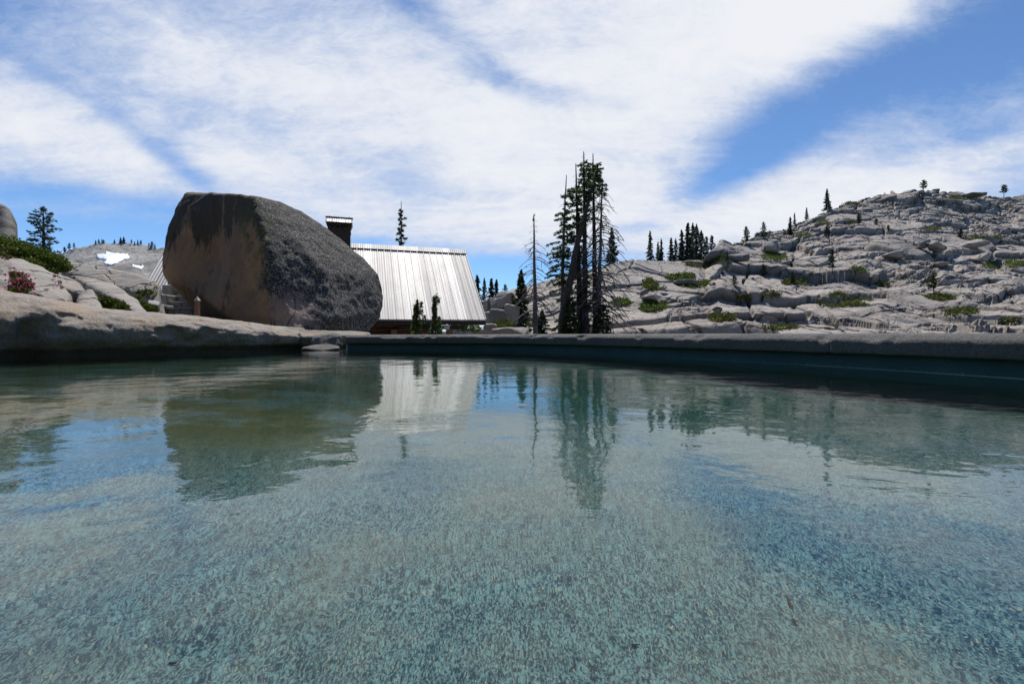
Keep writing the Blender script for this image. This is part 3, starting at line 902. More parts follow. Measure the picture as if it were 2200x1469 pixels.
def slab(pts, label, depth=2.0, mat='slab', vox=.05, amp=.07, seed=0, base=.5, drop=.04, name='rock', cat='rock', group=None, sm=6):
    """pts: outline of the visible top edge and front foot (px, py, distance); the body goes back and down from it"""
    w = [P(*p) for p in pts]
    allp = list(w)
    for p in w:
        dirv = Vector((p.x, p.y, 0)).normalized()
        allp.append(p + dirv * depth + Vector((0, 0, -drop * depth)))
        allp.append(Vector((p.x, p.y, p.z - base)) + dirv * .15 * depth)
    return hull_rock(name, allp, vox, amp * 1.2, M[mat], seed, label, cat, group, smooth_it=sm, ridged=amp * .6)
G1 = 'granite slabs on the bank above the pool'
slab([(-90, 505, 10.5), (-50, 455, 11), (-15, 437, 11), (8, 440, 11), (22, 462, 11), (33, 500, 10.8), (36, 530, 10.6), (-60, 560, 10.2), (20, 560, 10.2)], 'dark rounded boulder rising above the shrubs at the frame edge', 2.2, 'dark_rock', .07, .10, 21, .8, name='boulder', cat='boulder')
slab([(-120, 600, 7.6), (-60, 566, 8), (5, 552, 8.2), (24, 578, 8.2), (28, 630, 7.6), (-100, 650, 7)], 'pale grey slab cut by the frame edge behind the ledge', 1.5, seed=22, group=G1)
slab([(12, 560, 8.6), (40, 556, 8.9), (90, 575, 8.8), (122, 600, 8.4), (148, 632, 7.9), (140, 648, 7.6), (60, 640, 7.4), (20, 612, 7.8)], 'broad humped grey slab behind the pink flower bush', 1.6, seed=23, group=G1, amp=.06)
slab([(60, 628, 7.0), (100, 617, 7.2), (138, 632, 7.1), (146, 648, 6.9), (70, 650, 6.7)], 'low flat pale slab between the pink flowers and the ledge', .9, seed=24, group=G1, amp=.04, vox=.04)
slab([(100, 580, 9.4), (130, 590, 9.3), (168, 604, 9.2), (187, 624, 8.9), (172, 632, 8.6), (148, 624, 8.6), (118, 606, 8.8)], 'blocky mid grey slab with a split end beside the humped slab', 1.2, seed=25, group=G1, amp=.05, vox=.04)
slab([(168, 634, 7.9), (196, 621, 8.1), (212, 640, 7.9), (222, 664, 7.4), (160, 662, 7.3)], 'small tilted wedge of pale granite left of the green shrub', .9, seed=26, group=G1, amp=.04, vox=.035)
slab([(150, 592, 10.6), (190, 596, 10.6), (240, 606, 10.3), (272, 622, 9.8), (292, 645, 9.2), (312, 672, 8.5), (290, 676, 8.3), (250, 640, 9.0), (200, 612, 9.8)], 'long curved whaleback slab sweeping down to the ledge near the steps', 1.5, seed=27, group=G1, amp=.06)
slab([(138, 562, 13.4), (180, 570, 13.4), (240, 580, 13.2), (300, 592, 13.0), (335, 606, 12.7), (318, 640, 12.2), (270, 624, 12.3), (200, 600, 12.6), (150, 590, 12.8)], 'long dark slab lying behind the whaleback slab', 2.0, 'slab', seed=28, group=G1, amp=.08)
slab([(318, 614, 13.2), (334, 607, 13.4), (346, 612, 13.4), (346, 640, 13.0), (340, 668, 12.4), (322, 664, 12.2)], 'upright grey rock standing against the stone steps', 1.2, 'dark_rock', seed=29, amp=.06, vox=.05)
slab([(222, 585, 60), (250, 570, 62), (272, 566, 62), (296, 578, 60), (312, 596, 58), (240, 600, 56)], 'dark rock outcrop below the big snow patch', 8, 'dark_rock', seed=30, base=3, amp=.4, vox=.3)
slab([(318, 644, 11.4), (344, 648, 11.2), (340, 656, 11.0), (318, 652, 11.0)], 'small pale flat stone leaning beside the steps', .35, 'step', seed=31, base=.1, amp=.015, vox=.02)
slab([(336, 654, 11.6), (352, 652, 11.6), (354, 676, 11.2), (334, 676, 11.2)], 'dark block of stone at the foot of the steps', .5, 'dark_rock', seed=32, base=.2, amp=.03, vox=.03)
# flat stones at the junction of ledge and pool wall
slab([(648, 747, 7.15), (672, 742, 7.3), (705, 739, 7.4), (728, 743, 7.3), (730, 747, 7.2), (690, 752, 7.05)], 'low pale flat stone lying in the water at the wall corner', .28, 'ledge', seed=33, base=.10, amp=.012, vox=.018)
slab([(628, 714, 7.9), (660, 710.5, 8.1), (720, 711.5, 8.2), (770, 712.5, 8.4), (795, 715.5, 8.4), (780, 720, 8.2), (650, 722, 7.7)], 'long pale flat stone under the boulder at the wall corner', .9, 'ledge', seed=34, base=.35, amp=.02, vox=.03, drop=.0)
slab([(668, 722, 7.62), (690, 718, 7.75), (722, 719, 7.78), (732, 724, 7.74), (730, 742, 7.65), (672, 744, 7.55)], 'rough dark stone built into the end of the pool wall', .5, 'coping', seed=35, base=.3, amp=.03, vox=.025)

# ================================================================== CABIN
RR_ = np.array([-2.76, 27.0]); rdir = np.array([6.06, 2.0]); rdir = rdir / np.linalg.norm(rdir)
pdir = np.array([rdir[1], -rdir[0]])               # towards the pool
RL_ = RR_ - rdir * 14.65
ZR = P(1000, 540, 27.0).z; WE = 4.78
ER_ = RR_ + pdir * WE; ZE = P(1045, 687, ER_[1]).z
LEN = 14.65
slope_len = math.hypot(WE, ZR - ZE)
cab = empty('cabin', (float(ER_[0]), float(ER_[1]), -1.0))
tag(cab, 'low cabin with a long steep grey metal roof behind the boulder', 'cabin')
cab_i = Matrix.Translation((-ER_[0], -ER_[1], 1.0))
def frame(origin, x, y):
    x = Vector(x).normalized(); y = Vector(y).normalized(); z = x.cross(y).normalized(); y = z.cross(x)
    m_ = Matrix((x, y, z)).transposed().to_4x4(); m_.translation = Vector(origin)
    return m_
def put_in(o, mw):
    o.parent = cab; o.matrix_local = cab_i @ mw
EL_ = ER_ - rdir * LEN
xax = (*rdir, 0)
up_front = (-pdir[0] * WE, -pdir[1] * WE, ZR - ZE)
mw_front = frame((*EL_, ZE), xax, up_front)
if (mw_front.to_3x3() @ Vector((0, 0, 1))).z < 0:
    raise RuntimeError('roof upside down')
def roof_side(name):
    mb = MB(); n_p = int(round(LEN / .36)); w = LEN / n_p
    mb.box((LEN / 2, slope_len / 2, -.06), (LEN, slope_len, .12))
    mb2 = []
    for i in range(n_p + 1):
        mb.box((min(max(i * w, .02), LEN - .02), slope_len / 2, .018), (.026, slope_len - .004, .05))
        if i < n_p:
            for q in (.35, .65):
                mb.box((i * w + q * w, slope_len / 2, .004), (.03, slope_len - .01, .014))
    return mb.build(name, M['roof'])
front_roof = roof_side('roof'); put_in(front_roof, mw_front)
BK_ = RR_ - pdir * WE
mw_back = frame((*BK_, ZE), (-rdir[0], -rdir[1], 0), (pdir[0] * WE, pdir[1] * WE, ZR - ZE))
back_roof = roof_side('roof'); put_in(back_roof, mw_back)
# ridge cap lies along the top
cp = MB()
h_ = .20
for sgn, dy_ in ((1, 0), (-1, 0)):
    pass
midr = (RR_ + RL_) / 2
ridge_m = frame((*RL_, ZR), xax, (-pdir[0], -pdir[1], 0))
sl = (ZR - ZE) / WE
prof_r = [(-.30, -.30 * sl + .085), (0, .12), (.30, -.30 * sl + .085), (.30, -.30 * sl + .055), (0, .085), (-.30, -.30 * sl + .055)]
vsr = [(x, y, z) for x in (-.05, LEN + .05) for (y, z) in prof_r]
cp.poly(vsr, [[i, (i + 1) % 6, 6 + (i + 1) % 6, 6 + i] for i in range(6)] + [list(range(6)), list(range(11, 5, -1))])
rc = cp.build('ridge_cap', M['roof']); rc.parent = front_roof
rc.matrix_local = mw_front.inverted() @ ridge_m
# dark fascia under the eave, log walls, posts and beam
def cab_box(name, mat, s0, s1, o0, o1, z0, z1, parts=None):
    """box in cabin coordinates: s along the ridge from the left end, o outwards from the ridge line towards the pool"""
    mb = MB()
    mb.box(((s0 + s1) / 2, -(o0 + o1) / 2, (z0 + z1) / 2), (s1 - s0, o1 - o0, z1 - z0))
    o = mb.build(name, mat); put_in(o, frame((*RL_, 0), xax, (-pdir[0], -pdir[1], 0)))
    bevel(o, .01); return o
cab_box('eave_board', M['dark_wood'], .02, LEN - .02, WE - .10, WE - .03, ZE - .26, ZE - .075)
lw = MB(); z = -.95; k = 0
mwc = frame((*RL_, 0), xax, (-pdir[0], -pdir[1], 0))
while z < ZE - .15:
    lw.tube([(1.2, -(WE - .75), z + .09), (LEN - 2.55, -(WE - .75), z + .09)], .105, 10); z += .19
lw.box(((LEN - 1.35) / 2, -(WE - .95), (ZE - 1.3) / 2), (LEN - 3.7, .2, ZE + .9))
wallo = lw.build('wall', M['log']); put_in(wallo, mwc)
gab = MB()
gy = WE - 1.0
for s_ in (1.3, LEN - 2.6):
    gab.poly([(s_, -gy, -1), (s_, gy, -1), (s_, gy, ZE + .6), (s_, 0, ZR - .4), (s_, -gy, ZE + .6)], [[0, 1, 2, 3, 4]])
gab.poly([(1.3, gy, -1), (LEN - 2.6, gy, -1), (LEN - 2.6, gy, ZE + .3), (1.3, gy, ZE + .3)], [[0, 1, 2, 3]])
gw = gab.build('gable_wall', M['log']); put_in(gw, mwc)
cab_box('porch_beam', M['dark_wood'], LEN - 4.2, LEN - 1.0, WE - .62, WE - .38, ZE - .46, ZE - .275)
for s_ in (LEN - 1.75, LEN - 4.4):
    cab_box('post', M['post_wood'], s_ - .14, s_ + .14, WE - .64, WE - .36, -1.0, ZE - .465)
cab_box('deck', M['dark_wood'], LEN - 5.2, LEN - .5, WE - 3.0, WE - .2, -1.0, -.55)
# chimney on the ridge
kx = 1.09 * 6.38
ch_m = frame((*(RR_ - rdir * kx + pdir * .35), 0), xax, (-pdir[0], -pdir[1], 0))
ctop = P(730, 500, 24.5).z
c1 = MB(); c1.box((0, 0, (ctop + 3.0) / 2), (1.10, 1.0, ctop - 3.0))
chim = c1.build('chimney', M['brick']); put_in(chim, ch_m)
def sub(o, parent, mw):
    o.parent = parent        # the same frame as its parent
z1 = P(730, 489, 24.5).z
c2 = MB()
c2.box((0, 0, ctop + .04), (1.16, 1.06, .08))
for px0 in (-.47, -.18, .08, .47):
    for py0 in (-.42, .42):
        c2.box((px0, py0, (ctop + .08 + z1) / 2), (.12 if abs(px0) < .3 else .16, .14, z1 - ctop - .08))
sub(c2.build('vent_piers', M['brick']), chim, ch_m)
z2 = P(730, 484, 24.5).z
c3 = MB(); c3.box((0, 0, (z1 + z2) / 2), (1.22, 1.12, z2 - z1))
sub(c3.build('cap_slab', M['dark_wood']), chim, ch_m)
z3 = P(730, 470, 24.5).z
c4 = MB()
hw, hl = .66, .66
c4.poly([(-hl, -hw, z2 + .02), (hl, -hw, z2 + .02), (hl, hw, z2 + .02), (-hl, hw, z2 + .02), (-hl, -.10, z3), (hl, -.10, z3), (hl, .10, z3), (-hl, .10, z3)],
        [[0, 1, 5, 4], [3, 7, 6, 2], [4, 5, 6, 7], [0, 3, 2, 1], [0, 4, 7, 3], [1, 2, 6, 5]])
for i in range(5):
    x = -hl + .02 + i * (2 * hl - .04) / 4
    c4.poly([(x - .015, -hw - .01, z2 + .03), (x + .015, -hw - .01, z2 + .03), (x + .015, -.10, z3 + .025), (x - .015, -.10, z3 + .025), (x, -hw + .02, z2 + .07), (x, -.10, z3 + .05)], [[0, 1, 5, 4], [1, 2, 3, 5] if False else [1, 2, 5], [0, 4, 5, 3], [2, 3, 5]])
c4.box((0, 0, z3 + .03), (2 * hl + .06, .30, .06))
for x in (-.5, .5):
    c4.tube([(x, 0, z3 + .05), (x, 0, z3 + .14)], .015, 5)
sub(c4.build('cap_roof', M['roof']), chim, ch_m)
# pale round disc hanging under the eave
dm = MB()
cpt = P(960, 703, 21.6)
for k in range(1):
    ring = []
    prof_d = [(0.0, -.05), (.10, -.045), (.135, -.02), (.14, 0), (.135, .03), (0, .04)]
    for (r_, yy) in prof_d:
        ring.append([(r_ * 1.0 * math.cos(a) , yy, r_ * math.sin(a)) for a in np.linspace(0, 2 * math.pi, 20, endpoint=False)])
    vs = [p for r_ in ring for p in r_]
    fs = []
    for i in range(len(prof_d) - 1):
        for j in range(20):
            fs.append([i * 20 + j, i * 20 + (j + 1) % 20, (i + 1) * 20 + (j + 1) % 20, (i + 1) * 20 + j])
    dm.poly(vs, fs)
dm.tube([(0, .04, 0), (0, .5, .02)], .02, 6)
disc = dm.build('wall_lamp', M['dish'], smooth=True); disc.location = cpt
tag(disc, 'pale round lamp hanging under the dark cabin eave', 'lamp')

# ================================================================== STEPS AND POST
stp = empty('stone_steps', tuple(P(392, 672, 15.6)))
tag(stp, 'short flight of grey stone steps climbing beside the boulder', 'steps')
sl_ = Matrix.Translation(-stp.location)
sy = [674, 660.5, 647.5, 635, 622.5, 610.5, 599]
for i in range(6):
    Y = 15.6 + .40 * i
    lft = P([352, 354, 358, 362, 366, 371][i], sy[i], Y); rgt = P([436, 434, 432, 428, 424, 420][i], sy[i], Y)
    zt = P(390, sy[i + 1], Y).z
    zb = lft.z - .15
    mb = MB(); n_b = 4
    # tread stone overhanging a riser of rough blocks
    mb.box(((lft.x + rgt.x) / 2, Y + .21, zt - .03), (rgt.x - lft.x, .46, .06))
    x = lft.x; k = 0
    r_s = random.Random(40 + i)
    while x < rgt.x - .05:
        wd = min(r_s.uniform(.22, .42), rgt.x - x)
        mb.box((x + wd / 2, Y + .25, (zt - .06 + zb) / 2), (wd - .012, .40 + r_s.uniform(-.02, .02), zt - .063 - zb))
        x += wd
    o = mb.build('step', M['step'])
    for v_ in o.data.vertices: v_.co = v_.co - stp.location
    o.parent = stp; bevel(o, .012)
bm_ = MB()
for i, (a1, a2, b1, b2, Y) in enumerate([(344, 352, 676, 655, 15.5), (345, 355, 655, 633, 15.9), (352, 366, 633, 612, 16.6), (362, 376, 612, 597, 17.3)]):
    l = P(a1, b1, Y); r = P(a2, b2, Y)
    bm_.box(((l.x + r.x) / 2, Y + .25, (l.z + r.z) / 2), (abs(r.x - l.x) + .08, .6, abs(r.z - l.z) - .01), rz=.1 * (i % 2))
o = bm_.build('side_wall', M['step'])
for v_ in o.data.vertices: v_.co = v_.co - stp.location
o.parent = stp; bevel(o, .03)

po = empty('marker_post', tuple(P(424, 682, 9.6)))
tag(po, 'short brown wooden post with a pale pointed cap by the steps', 'post')
w_ = .075
hp = P(424, 646, 9.6).z - po.location.z
b1 = MB(); b1.box((0, 0, hp / 2 - .1), (w_, w_, hp + .2)); o = b1.build('shaft', M['post_wood'], po); bevel(o, .006)
ht = P(424, 636, 9.6).z - po.location.z
b2 = MB(); b2.poly([(-.045, -.045, hp + .003), (.045, -.045, hp + .003), (.045, .045, hp + .003), (-.045, .045, hp + .003), (0, 0, ht)], [[3, 2, 1, 0], [0, 1, 4], [1, 2, 4], [2, 3, 4], [3, 0, 4]])
b2.build('cap', M['cap_wood'], po)

# ================================================================== TREES
def leaves_np(c, d, L, W, r, flat=.6):
    """thin pointed faces at the points c, along the directions d"""
    n = len(c)
    d = d / np.maximum(np.linalg.norm(d, axis=1, keepdims=True), 1e-6)
    up = r.normal(0, 1, (n, 3)); up[:, 2] += 1.2 * flat
    s = np.cross(d, up); s /= np.maximum(np.linalg.norm(s, axis=1, keepdims=True), 1e-6)
    L = np.broadcast_to(L, (n,))[:, None]; W = np.broadcast_to(W, (n,))[:, None]
    v = np.stack([c - d * L * .5, c + s * W * .5, c + d * L * .5, c - s * W * .5], 1)
    return v.reshape(-1, 3)
def conifer_mesh(H_, R, seed, dens=1.0, bare=.1, fol_lo=None, fol_hi=1.0, shape=1.0, droop=.25, lean=(0, 0), branches=None, leaf=.34, trunk_r=None, gap=.25, dead_lo=True, dead_hi=False, skew=0.0, top_bare=0.0, thick=.22, curve=0.0):
    """returns trunk mesh builder and arrays for a crown of branches with needle sprays; unit metres, base at the origin"""
    r = np.random.default_rng(seed)
    tr = trunk_r or H_ * .016
    n = 14
    path = []
    for i in range(n + 1):
        t = i / n
        path.append(Vector((lean[0] * t + curve * math.sin(t * math.pi) + r.normal(0, .004) * H_ * (1 - t) * (i > 0), lean[1] * t + r.normal(0, .003) * H_ * (1 - t) * (i > 0), H_ * t)))
    trunk = MB(); trunk.tube([path[0] - Vector((0, 0, .8))] + path, [tr * 1.25] + [tr * (1 - .93 * (i / n)) ** .9 + .012 for i in range(n + 1)], 8)
    def at(t):
        f = min(max(t, 0), .9999) * n; i = int(f); return path[i].lerp(path[i + 1], f - i)
    sticks = MB(); C, D, Ls = [], [], []
    nb = branches or int(H_ * 7)
    fl = bare if fol_lo is None else fol_lo
    phi = r.uniform(0, 6.28)
    for k in range(nb):
        t = bare + (1 - bare) * ((k + r.uniform(0, 1)) / nb)
        if t > .995: continue
        phi += 2.4 + r.normal(0, .5)
        live = fl <= t <= fol_hi
        u = (t - fl) / (1 - fl) if t > fl else 0
        Lb = R * ((1 - u) ** shape * .95 + .06) * r.uniform(.55, 1.12)
        Lb *= 1 + skew * math.cos(phi)
        if fol_lo is not None and fol_lo > 1: Lb = R * (1 - t) ** (.25 + .5 * shape) * r.uniform(.4, 1.3)
        elif not live: Lb *= r.uniform(.25, .95)
        if r.random() < gap: Lb *= r.uniform(.25, .6)
        if t > 1 - top_bare: live = False; Lb *= .4
        b0 = at(t)
        rise = (.15 + .5 * t) if live else .05
        pts = []
        m_ = 5
        for j in range(m_ + 1):
            s_ = j / m_
            pts.append(b0 + Vector((math.cos(phi) * Lb * s_, math.sin(phi) * Lb * s_, Lb * (rise * s_ * (.45) - (droop if live else droop * 1.7) * s_ * s_))))
        br_ = max(.012, min(.06, Lb * .02)) * (1.0 if live else 1.7) if H_ > 6 else max(.004, Lb * .012)
        sticks.tube(pts, [br_ * (1 - .75 * j / m_) for j in range(m_ + 1)], 3, cap=False)
        if live:
            nl = int(dens * (16 + 34 * Lb / leaf * .55))
            s_ = r.uniform(.12, 1.03, nl) ** .8
            lat = r.uniform(-1, 1, nl) * (.34 * Lb * (1.08 - s_) + .10 * min(Lb, 1.0))
            bx = np.array([p[:] for p in pts]); f = np.minimum(s_, .999) * m_; i = f.astype(int)
            pos_ = bx[i] + (bx[i + 1] - bx[i]) * (f - i)[:, None]
            dirb = np.array([math.cos(phi), math.sin(phi), 0]); side_ = np.array([-math.sin(phi), math.cos(phi), 0])
            pos_ += side_ * lat[:, None]; pos_[:, 2] += r.normal(0, thick, nl) * leaf - np.abs(lat) * droop * .5
            dd = dirb * 1.0 + side_ * np.sign(lat)[:, None] * r.uniform(.2, 1.1, nl)[:, None] + r.normal(0, .35, (nl, 3)); dd[:, 2] -= .15
            C.append(pos_); D.append(dd); Ls.append(r.uniform(.6, 1.25, nl) * leaf)
        else:
            for j in range(r.integers(1, 4)):
                s_ = r.uniform(.4, .95); q_ = pts[int(s_ * m_)]
                e = Vector((math.cos(phi + r.normal(0, .8)), math.sin(phi + r.normal(0, .8)), -.5 + r.normal(0, .4))) * Lb * r.uniform(.15, .4)
                sticks.tube([q_, q_ + e * .5, q_ + e + Vector((0, 0, -.05 * Lb))], [br_ * .6, br_ * .45, br_ * .3], 3, cap=False)
    # a tuft at the tip
    if fol_hi >= 1 and top_bare < .01:
        nl = int(20 * dens); zt_ = r.uniform(.955, 1.0, nl)
        C.append(np.array([at(z)[:] for z in zt_]) + r.normal(0, .12, (nl, 3)) * leaf); D.append(r.normal(0, .5, (nl, 3)) + np.array([0, 0, .8])); Ls.append(np.full(nl, leaf * .7))
    if C:
        C = np.concatenate(C); D = np.concatenate(D); Ls = np.concatenate(Ls)
        lv = leaves_np(C, D, Ls, Ls * .34, r)
    else:
        lv = np.zeros((0, 3))
    return trunk, sticks, lv
def crown_mesh(sticks, lv):
    sv = np.array([p[:] for p in sticks.v]).reshape(-1, 3); sf = np.array(sticks.f).reshape(-1, 4) if sticks.f else np.zeros((0, 4), int)
    lf = np.arange(len(lv)).reshape(-1, 4) + len(sv)
    return np_mesh('crown', np.concatenate([sv, lv]), np.concatenate([sf, lf]), np.concatenate([np.zeros(len(sf)), np.ones(len(lf))]))
def make_tree(name, loc, label, cat='tree', group=None, bark='bark', needle='needle', **kw):
    t, s_, lv = conifer_mesh(**kw)
    e = empty(name, loc); tag(e, label, cat, group)
    link_mesh('trunk', t.mesh('trunk'), [M[bark]], e)
    if len(s_.f) or len(lv):
        link_mesh('crown', crown_mesh(s_, lv), [M[bark], M[needle]], e, smooth=False)
    return e
def copy_tree(src, loc, label, sc=1.0, rz=0.0, group=None, sx=1.0):
    e = src.copy(); col_.objects.link(e)
    e.location = loc; e.rotation_euler = (0, 0, rz); e.scale = (sc * sx, sc * sx, sc)
    e['label'] = label
    if group: e['group'] = group
    for ch in list(src.children):
        c = ch.copy(); col_.objects.link(c); c.parent = e
    return e
def stand(px_base, px_top, py_top, Y, zb=-.9):
    b_ = P(px_base, 712, Y); t_ = P(px_top, py_top, Y)
    return (b_.x, Y, zb), t_.z - zb, (t_.x - b_.x, 0.0)
GT = 'tall clump of firs and dead trunks beyond the pool wall'
def tall(pxb, pxt, pyt, Y, label, name='fir_tree', cat='tree', **kw):
    loc, Ht, ln = stand(pxb, pxt, pyt, Y)
    return make_tree(name, loc, label, cat, GT, H_=Ht, lean=ln, **kw)
tall(1209, 1217, 376, 45.5, 'thin grey spire trunk with dead drooping twigs, first of the tall clump', bark='bark_grey', R=2.0, seed=1, dens=.8, bare=.22, fol_lo=.36, fol_hi=.80, droop=.35, branches=100, trunk_r=.26, gap=.3, skew=-.3, top_bare=.14, curve=-.15, leaf=.30)
tall(1247, 1237, 352, 46.5, 'densest dark green fir in the tall clump, leafy almost to the ground', R=3.3, seed=2, dens=1.0, bare=.08, shape=.70, droop=.24, branches=95, trunk_r=.36, gap=.5, skew=-.40, top_bare=.12, leaf=.38)
tall(1259, 1254, 326, 45.0, 'tallest straight fir of the clump with a thin bare tip', R=1.8, seed=3, dens=.6, bare=.22, fol_lo=.62, shape=.30, droop=.25, branches=130, trunk_r=.36, gap=.35, top_bare=.05, leaf=.36)
tall(1202, 1287, 350, 44.2, 'fir trunk leaning far over to one side across the clump', R=1.5, seed=4, dens=.8, bare=.42, fol_lo=.84, shape=.5, droop=.2, branches=70, trunk_r=.48, gap=.25, leaf=.33, curve=-.35)
tall(1280, 1274, 330, 45.8, 'slim upright fir with a bare lower trunk and bushy top', R=1.6, seed=5, dens=.9, bare=.14, fol_lo=.76, fol_hi=.955, shape=.4, droop=.3, branches=120, trunk_r=.34, gap=.25, top_bare=.055, leaf=.32)
tall(1284, 1294, 388, 44.6, 'dead bare trunk with long drooping twigs at the edge of the clump', name='dead_tree', bark='bark_grey', R=3.4, seed=6, bare=.18, fol_lo=2.0, droop=.45, branches=150, trunk_r=.26, gap=.1, skew=.45, shape=.3)
tall(1151, 1147, 462, 40.0, 'lone dead grey snag standing between the cabin and the tall clump', name='dead_tree', bark='bark_grey', R=3.0, seed=7, bare=.18, fol_lo=2.0, droop=.32, branches=110, trunk_r=.24, gap=.3, shape=.9)
tall(1119, 1120, 580, 41.5, 'small dense young fir left of the lone dead snag', R=1.35, seed=8, dens=1.5, bare=.06, shape=.8, droop=.2, branches=110, trunk_r=.12, gap=.12, leaf=.26)
tall(1163, 1164, 668, 42.0, 'low bushy sapling at the foot of the lone dead snag', R=1.2, seed=9, dens=1.6, bare=.05, shape=.6, branches=60, trunk_r=.08, leaf=.22)
tall(1222, 1226, 640, 43.5, 'dark low sapling filling the foot of the tall clump', R=1.2, seed=10, dens=1.0, bare=.05, shape=.4, branches=70, trunk_r=.09, leaf=.25)
tall(1296, 1296, 655, 44.0, 'dark sapling just right of the bare tall trunks', R=1.3, seed=12, dens=1.3, bare=.05, shape=.4, branches=60, trunk_r=.09, leaf=.22)
# small crooked dead stem in front of the hill
ds = MB()
pz0 = P(1310, 716, 38)
ds.tube([P(1310, 722, 38), P(1313, 700, 38), P(1317, 684, 38), P(1316, 677, 38)], [.07, .06, .045, .02], 6)
for (a1, b1, a2, b2) in ((1317, 682, 1326, 684), (1325, 684, 1328, 690), (1316, 686, 1322, 694), (1326, 684, 1334, 690)):
    ds.tube([P(a1, b1, 38), P((a1 + a2) / 2, min(b1, b2) - .6, 38), P(a2, b2, 38)], [.025, .018, .008], 4)
tag(ds.build('dead_sapling', M['bark_grey'], smooth=True), 'short crooked dead stem standing before the pale slabs', 'sapling')

# young pines in front of the cabin wall
def pine_by_roof(pxb, pyt, Y, label, seed, R, **kw):
    loc, Ht, ln = stand(pxb, pxb + (4 if seed % 2 else -2), pyt, Y, -.9)
    make_tree('young_pine', loc, label, 'tree', 'young pines by the cabin', needle='needle_pale', H_=Ht, lean=ln, R=R, seed=seed, **kw)
pine_by_roof(893, 648, 17.5, 'broader young pine in front of the cabin roof', 21, .36, dens=1.7, bare=.3, shape=.25, droop=-.15, branches=34, trunk_r=.03, gap=.4, leaf=.13, thick=.5)
pine_by_roof(936, 640, 17.0, 'narrow young pine in front of the cabin roof near the round lamp', 22, .27, dens=1.8, bare=.3, shape=.15, droop=-.15, branches=38, trunk_r=.03, gap=.35, leaf=.12, thick=.5)
# tree behind the cabin
loc, Ht, ln = stand(863, 862, 432, 46); 
make_tree('fir_tree', loc, 'slender see-through fir rising behind the cabin ridge', 'tree', None, H_=Ht, lean=ln, R=1.35, seed=31, dens=.9, bare=.3, shape=.7, droop=.12, branches=75, trunk_r=.16, gap=.4, leaf=.30, top_bare=.06)
# lone tree on the left skyline
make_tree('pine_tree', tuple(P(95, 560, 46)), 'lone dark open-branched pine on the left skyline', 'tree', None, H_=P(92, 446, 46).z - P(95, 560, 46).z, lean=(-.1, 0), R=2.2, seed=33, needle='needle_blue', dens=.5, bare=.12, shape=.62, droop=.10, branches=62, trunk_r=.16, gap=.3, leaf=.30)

# ---- source firs for the hill: four shapes, shared by copies
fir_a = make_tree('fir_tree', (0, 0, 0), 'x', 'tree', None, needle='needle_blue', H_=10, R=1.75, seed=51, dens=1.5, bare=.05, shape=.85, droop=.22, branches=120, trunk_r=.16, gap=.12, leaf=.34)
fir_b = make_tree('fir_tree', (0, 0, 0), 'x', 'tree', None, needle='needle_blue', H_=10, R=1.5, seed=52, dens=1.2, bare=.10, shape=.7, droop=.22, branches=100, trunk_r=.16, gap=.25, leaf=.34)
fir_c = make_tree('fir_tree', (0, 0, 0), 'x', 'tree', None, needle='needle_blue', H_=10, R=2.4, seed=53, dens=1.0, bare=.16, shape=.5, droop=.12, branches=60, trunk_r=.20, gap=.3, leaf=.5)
fir_d = make_tree('pine_tree', (0, 0, 0), 'x', 'tree', None, needle='needle', H_=10, R=3.2, seed=54, dens=1.1, bare=.34, shape=.35, droop=-.05, branches=46, trunk_r=.24, gap=.3, leaf=.6)
used = set()
def grow(src, px, pyb, pyt, label, Y=None, sx=1.0, group=None):
    if Y is None:
        v_, _k = hill_at(px, pyb)
        vt, pt = hill_top(px)
        if pyb < pt + 3: v_ = vt
        base_ = np.array(v_); Y = v_[1]
        base_ = (float(P(px, pyb, Y).x), float(Y), float(v_[2]) - .15)
    else:
        q_ = P(px, pyb, Y); base_ = (q_.x, Y, q_.z)
    hgt_ = P(px, pyt, Y).z - base_[2]
    sc = hgt_ / 10
    if src.name not in used:
        used.add(src.name)
        src.location = base_; src.scale = (sc * sx, sc * sx, sc); src['label'] = label
        src.rotation_euler = (0, 0, px * .7)
        if group: src['group'] = group
        return src
    return copy_tree(src, base_, label, sc, px * .7, group, sx)
GB = 'firs standing behind the pale dome'
grow(fir_a, 1315, 585, 489, 'full fir on the dome just right of the tall clump', 86, 1.15)
grow(fir_b, 1397, 580, 497, 'first and tallest of the slim firs on the dome skyline', 98, 1.0, GB)
grow(fir_b, 1414, 580, 520, 'short fir in the left pair behind the dome', 100, 1.0, GB)
grow(fir_a, 1421, 580, 513, 'taller fir in the left pair behind the dome', 99, .85, GB)
grow(fir_a, 1442, 580, 511, 'pointed dark fir left of the dense grove behind the dome', 97, 1.1, GB)
grow(fir_b, 1452, 580, 513, 'thin pale fir tucked against the dense grove', 108, 1.0, GB)
grow(fir_a, 1465, 580, 494, 'dark fir at the left side of the dense grove', 98, 1.05, GB)
grow(fir_a, 1478, 580, 479, 'tallest broad dark fir of the dense grove behind the dome', 97, 1.1, GB)
grow(fir_b, 1489, 580, 480, 'tall thin fir beside the tallest in the dense grove', 102, .9, GB)
grow(fir_b, 1497, 580, 482, 'slim fir right of the tallest pair in the dense grove', 99, .95, GB)
grow(fir_b, 1507, 580, 496, 'paler fir at the right side of the dense grove', 103, 1.2, GB)
grow(fir_c, 1518, 580, 509, 'small open fir between the grove and the tilted slab', 101, .8, GB)
grow(fir_c, 1530, 580, 507, 'last small fir before the tilted slab on the skyline', 112, .8, GB)
GL = 'firs behind the rocks by the cabin roof'
grow(fir_a, 1026, 690, 591, 'fir half hidden by the right edge of the cabin roof', 88, 1.2, GL)
grow(fir_b, 1041, 690, 598, 'thin pointed fir in the gap right of the cabin', 90, .8, GL)
